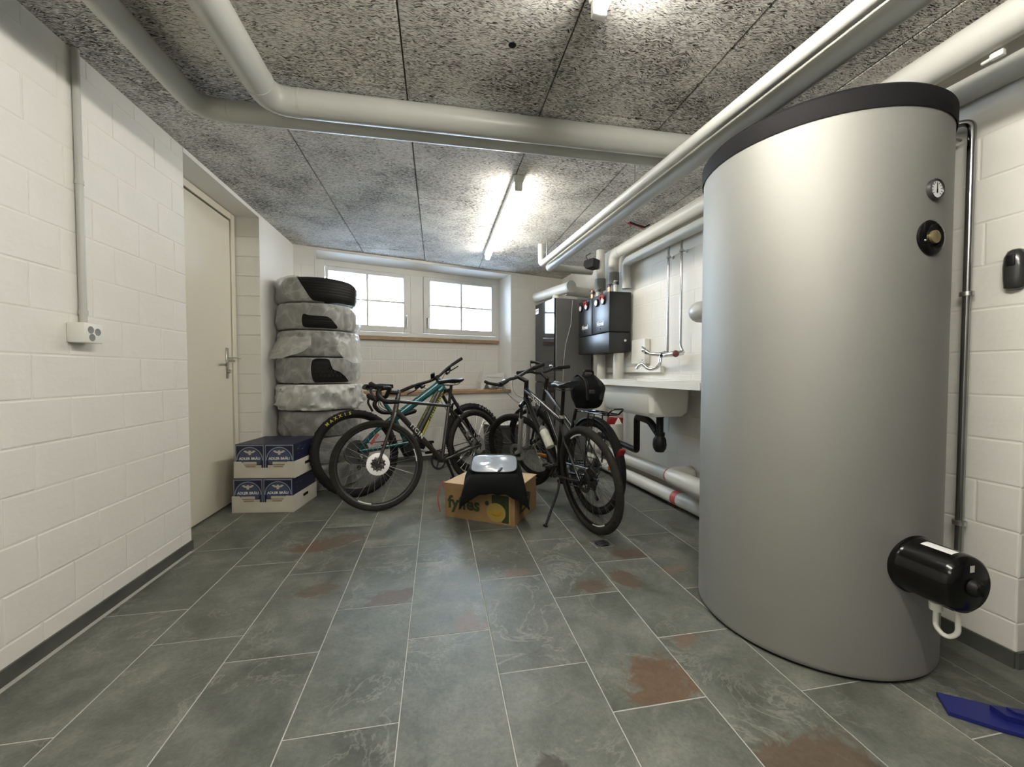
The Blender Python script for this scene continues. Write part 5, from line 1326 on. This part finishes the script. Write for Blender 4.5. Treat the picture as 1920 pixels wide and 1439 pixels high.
# bag draped over the box, facing the viewer's side of the room
BGA = math.radians(-10.5)
BGO = V(.392,2.80,BHt+.007)
bg = thing('map_bag', 'black bag with clear window pocket draped over the banana box', 'bag', BGO, (0,0,BGA))
BM = Matrix.Translation(BGO) @ Matrix.Rotation(BGA, 4, 'Z'); BI = RB.inverted() @ BM
def outside(x, y):
    q = BI @ V(x, y, 0)
    return max(0., min(1., max(-q.y, q.x-BWd)/.05))
def hgt(y): return .105+.075*max(0, min(1, (y+.10)/.25))
m_ = MB(); NX, NY = 48, 44; grid = []
for j in range(NY+1):
    row = []
    for i in range(NX+1):
        a = -1+2*i/NX; b = -1+2*j/NY
        x = a*(.215-.012*b); y = b*.185
        e = max((1-abs(a)**6)*(1-abs(b)**6), 0)**.55
        o_ = outside(x, y)
        drop = (.010+.105*abs(a)**2.4+.014*noise.noise(V(x*16, 1, 0)))*o_
        z = hgt(y)*e + .007*noise.noise(V(x*10, y*10, 3.3))*e - drop*(1-e)**.7 + .002
        if a > .75 and o_: x += .02*(a-.75)*4*o_
        row.append((x, y-.010*abs(a)*(1-e), z))
    grid.append(row)
vs = [[m_.bm.verts.new(p) for p in row] for row in grid]
ub = [[m_.bm.verts.new((p[0]*.985, p[1]*.985, min(p[2]-.004, .0012 if outside(p[0], p[1]) < .05 else .09))) for p in row] for row in grid]
for j in range(NY):
    for i in range(NX):
        m_.bm.faces.new((vs[j][i], vs[j][i+1], vs[j+1][i+1], vs[j+1][i])); m_.bm.faces.new((ub[j][i], ub[j+1][i], ub[j+1][i+1], ub[j][i+1]))
for i in range(NX): m_.bm.faces.new((vs[0][i], ub[0][i], ub[0][i+1], vs[0][i+1])); m_.bm.faces.new((vs[NY][i], vs[NY][i+1], ub[NY][i+1], ub[NY][i]))
for j in range(NY): m_.bm.faces.new((vs[j][0], vs[j+1][0], ub[j+1][0], ub[j][0])); m_.bm.faces.new((vs[j][NX], ub[j][NX], ub[j+1][NX], vs[j+1][NX]))
m_.obj('bag_body', M['fabric'], bg, angle=60)
wn = MB(); nn = 18; rows = []
for j in range(nn+1):
    row = []
    for i in range(nn+1):
        a = -1+2*i/nn; b = -1+2*j/nn
        k = max(abs(a), abs(b)); qn = (abs(a)**5+abs(b)**5)**.2 or 1
        x = a*k/qn*.160; y = b*k/qn*.120+.022
        row.append(wn.bm.verts.new((x, y, hgt(y)+.006+.006*(1-k**4)+.009*noise.noise(V(x*13, y*13, 1))*(1-k**6))))
    rows.append(row)
for j in range(nn):
    for i in range(nn): wn.bm.faces.new((rows[j][i], rows[j][i+1], rows[j+1][i+1], rows[j+1][i]))
wn.obj('clear_window', M['clearfilm'], bg, angle=60)
def ring_pt(b):
    x = .163*math.copysign(abs(math.cos(b))**.4, math.cos(b)); y = .022+.123*math.copysign(abs(math.sin(b))**.4, math.sin(b)); return V(x, y, hgt(y)+.007)
MB().tube([ring_pt(2*PI*k/40) for k in range(40)], .005, 6, closed=True).obj('window_piping', M['saddle'], bg)
MB().box((.045,-.075,hgt(-.075)+.014), (.018,.055,.006), Euler((.25,0,-.4)), .002).obj('pull_tab', M['black'], bg)
t = thing('red_strap', 'dark red strap end hanging behind the left corner of the banana box', 'strap', (.015,3.02,.0))
MB().tube(fillet([(0,0,.006), (-.02,.01,.10), (.0,.02,.19), (.03,.0,.23)], .04), .009, 8, flat=(.5,1.3)).obj('webbing', M['dimred'], t)

# ------------------------------------------------------------------ bin, polystyrene piece, lime strap
t = thing('grey_bin', 'round dark grey bin behind the front wheel of the black bike', 'bin', (.76,4.66,0))
MB().lathe([(0,.004),(.19,.004),(.20,.012),(.222,.235),(.228,.24),(.228,.25),(.222,.255),(.235,.42),(.245,.425),(.245,.445),(.228,.445),(.225,.43),(.20,.03),(0,.03)], 48).obj('body', M['bin'], t)
MB().torus(.232, .006, 48, 8, (0,0,.447), 'Z').obj('rim', M['pvcd'], t)
tag(MB().lathe([(0,.446),(.15,.452),(.215,.450),(.222,.444)], 40).obj('lid', M['white'], t), 'pale lid')
t = thing('polystyrene_piece', 'broken white polystyrene packing piece on the wooden ledge', 'packing', BW(2.13,.20,ZL+.022), (0,0,math.atan2(TB.y,TB.x)))
pm = MB()
pm.prism([(.0,0),(.035,0),(.075,.075),(.095,.08),(.12,.02),(.155,.01),(.15,.10),(.20,.085),(.28,.095),(.33,.085),(.34,.10),(.345,.215),(.04,.225),(.03,.19),(.0,.10)][::1], -.06, .07, 'Y')
for v in pm.bm.verts: v.co += Vector(noise.noise_vector(v.co*14))*.006
for v in pm.bm.verts: v.co.z = max(v.co.z, 0)
pm.obj('block', M['foam'], t, smooth=False)
MB().box((.20,-.064,.165), (.22,.012,.012), Euler((0,.05,0)), .003).obj('broken_edge', M['foam'], t)
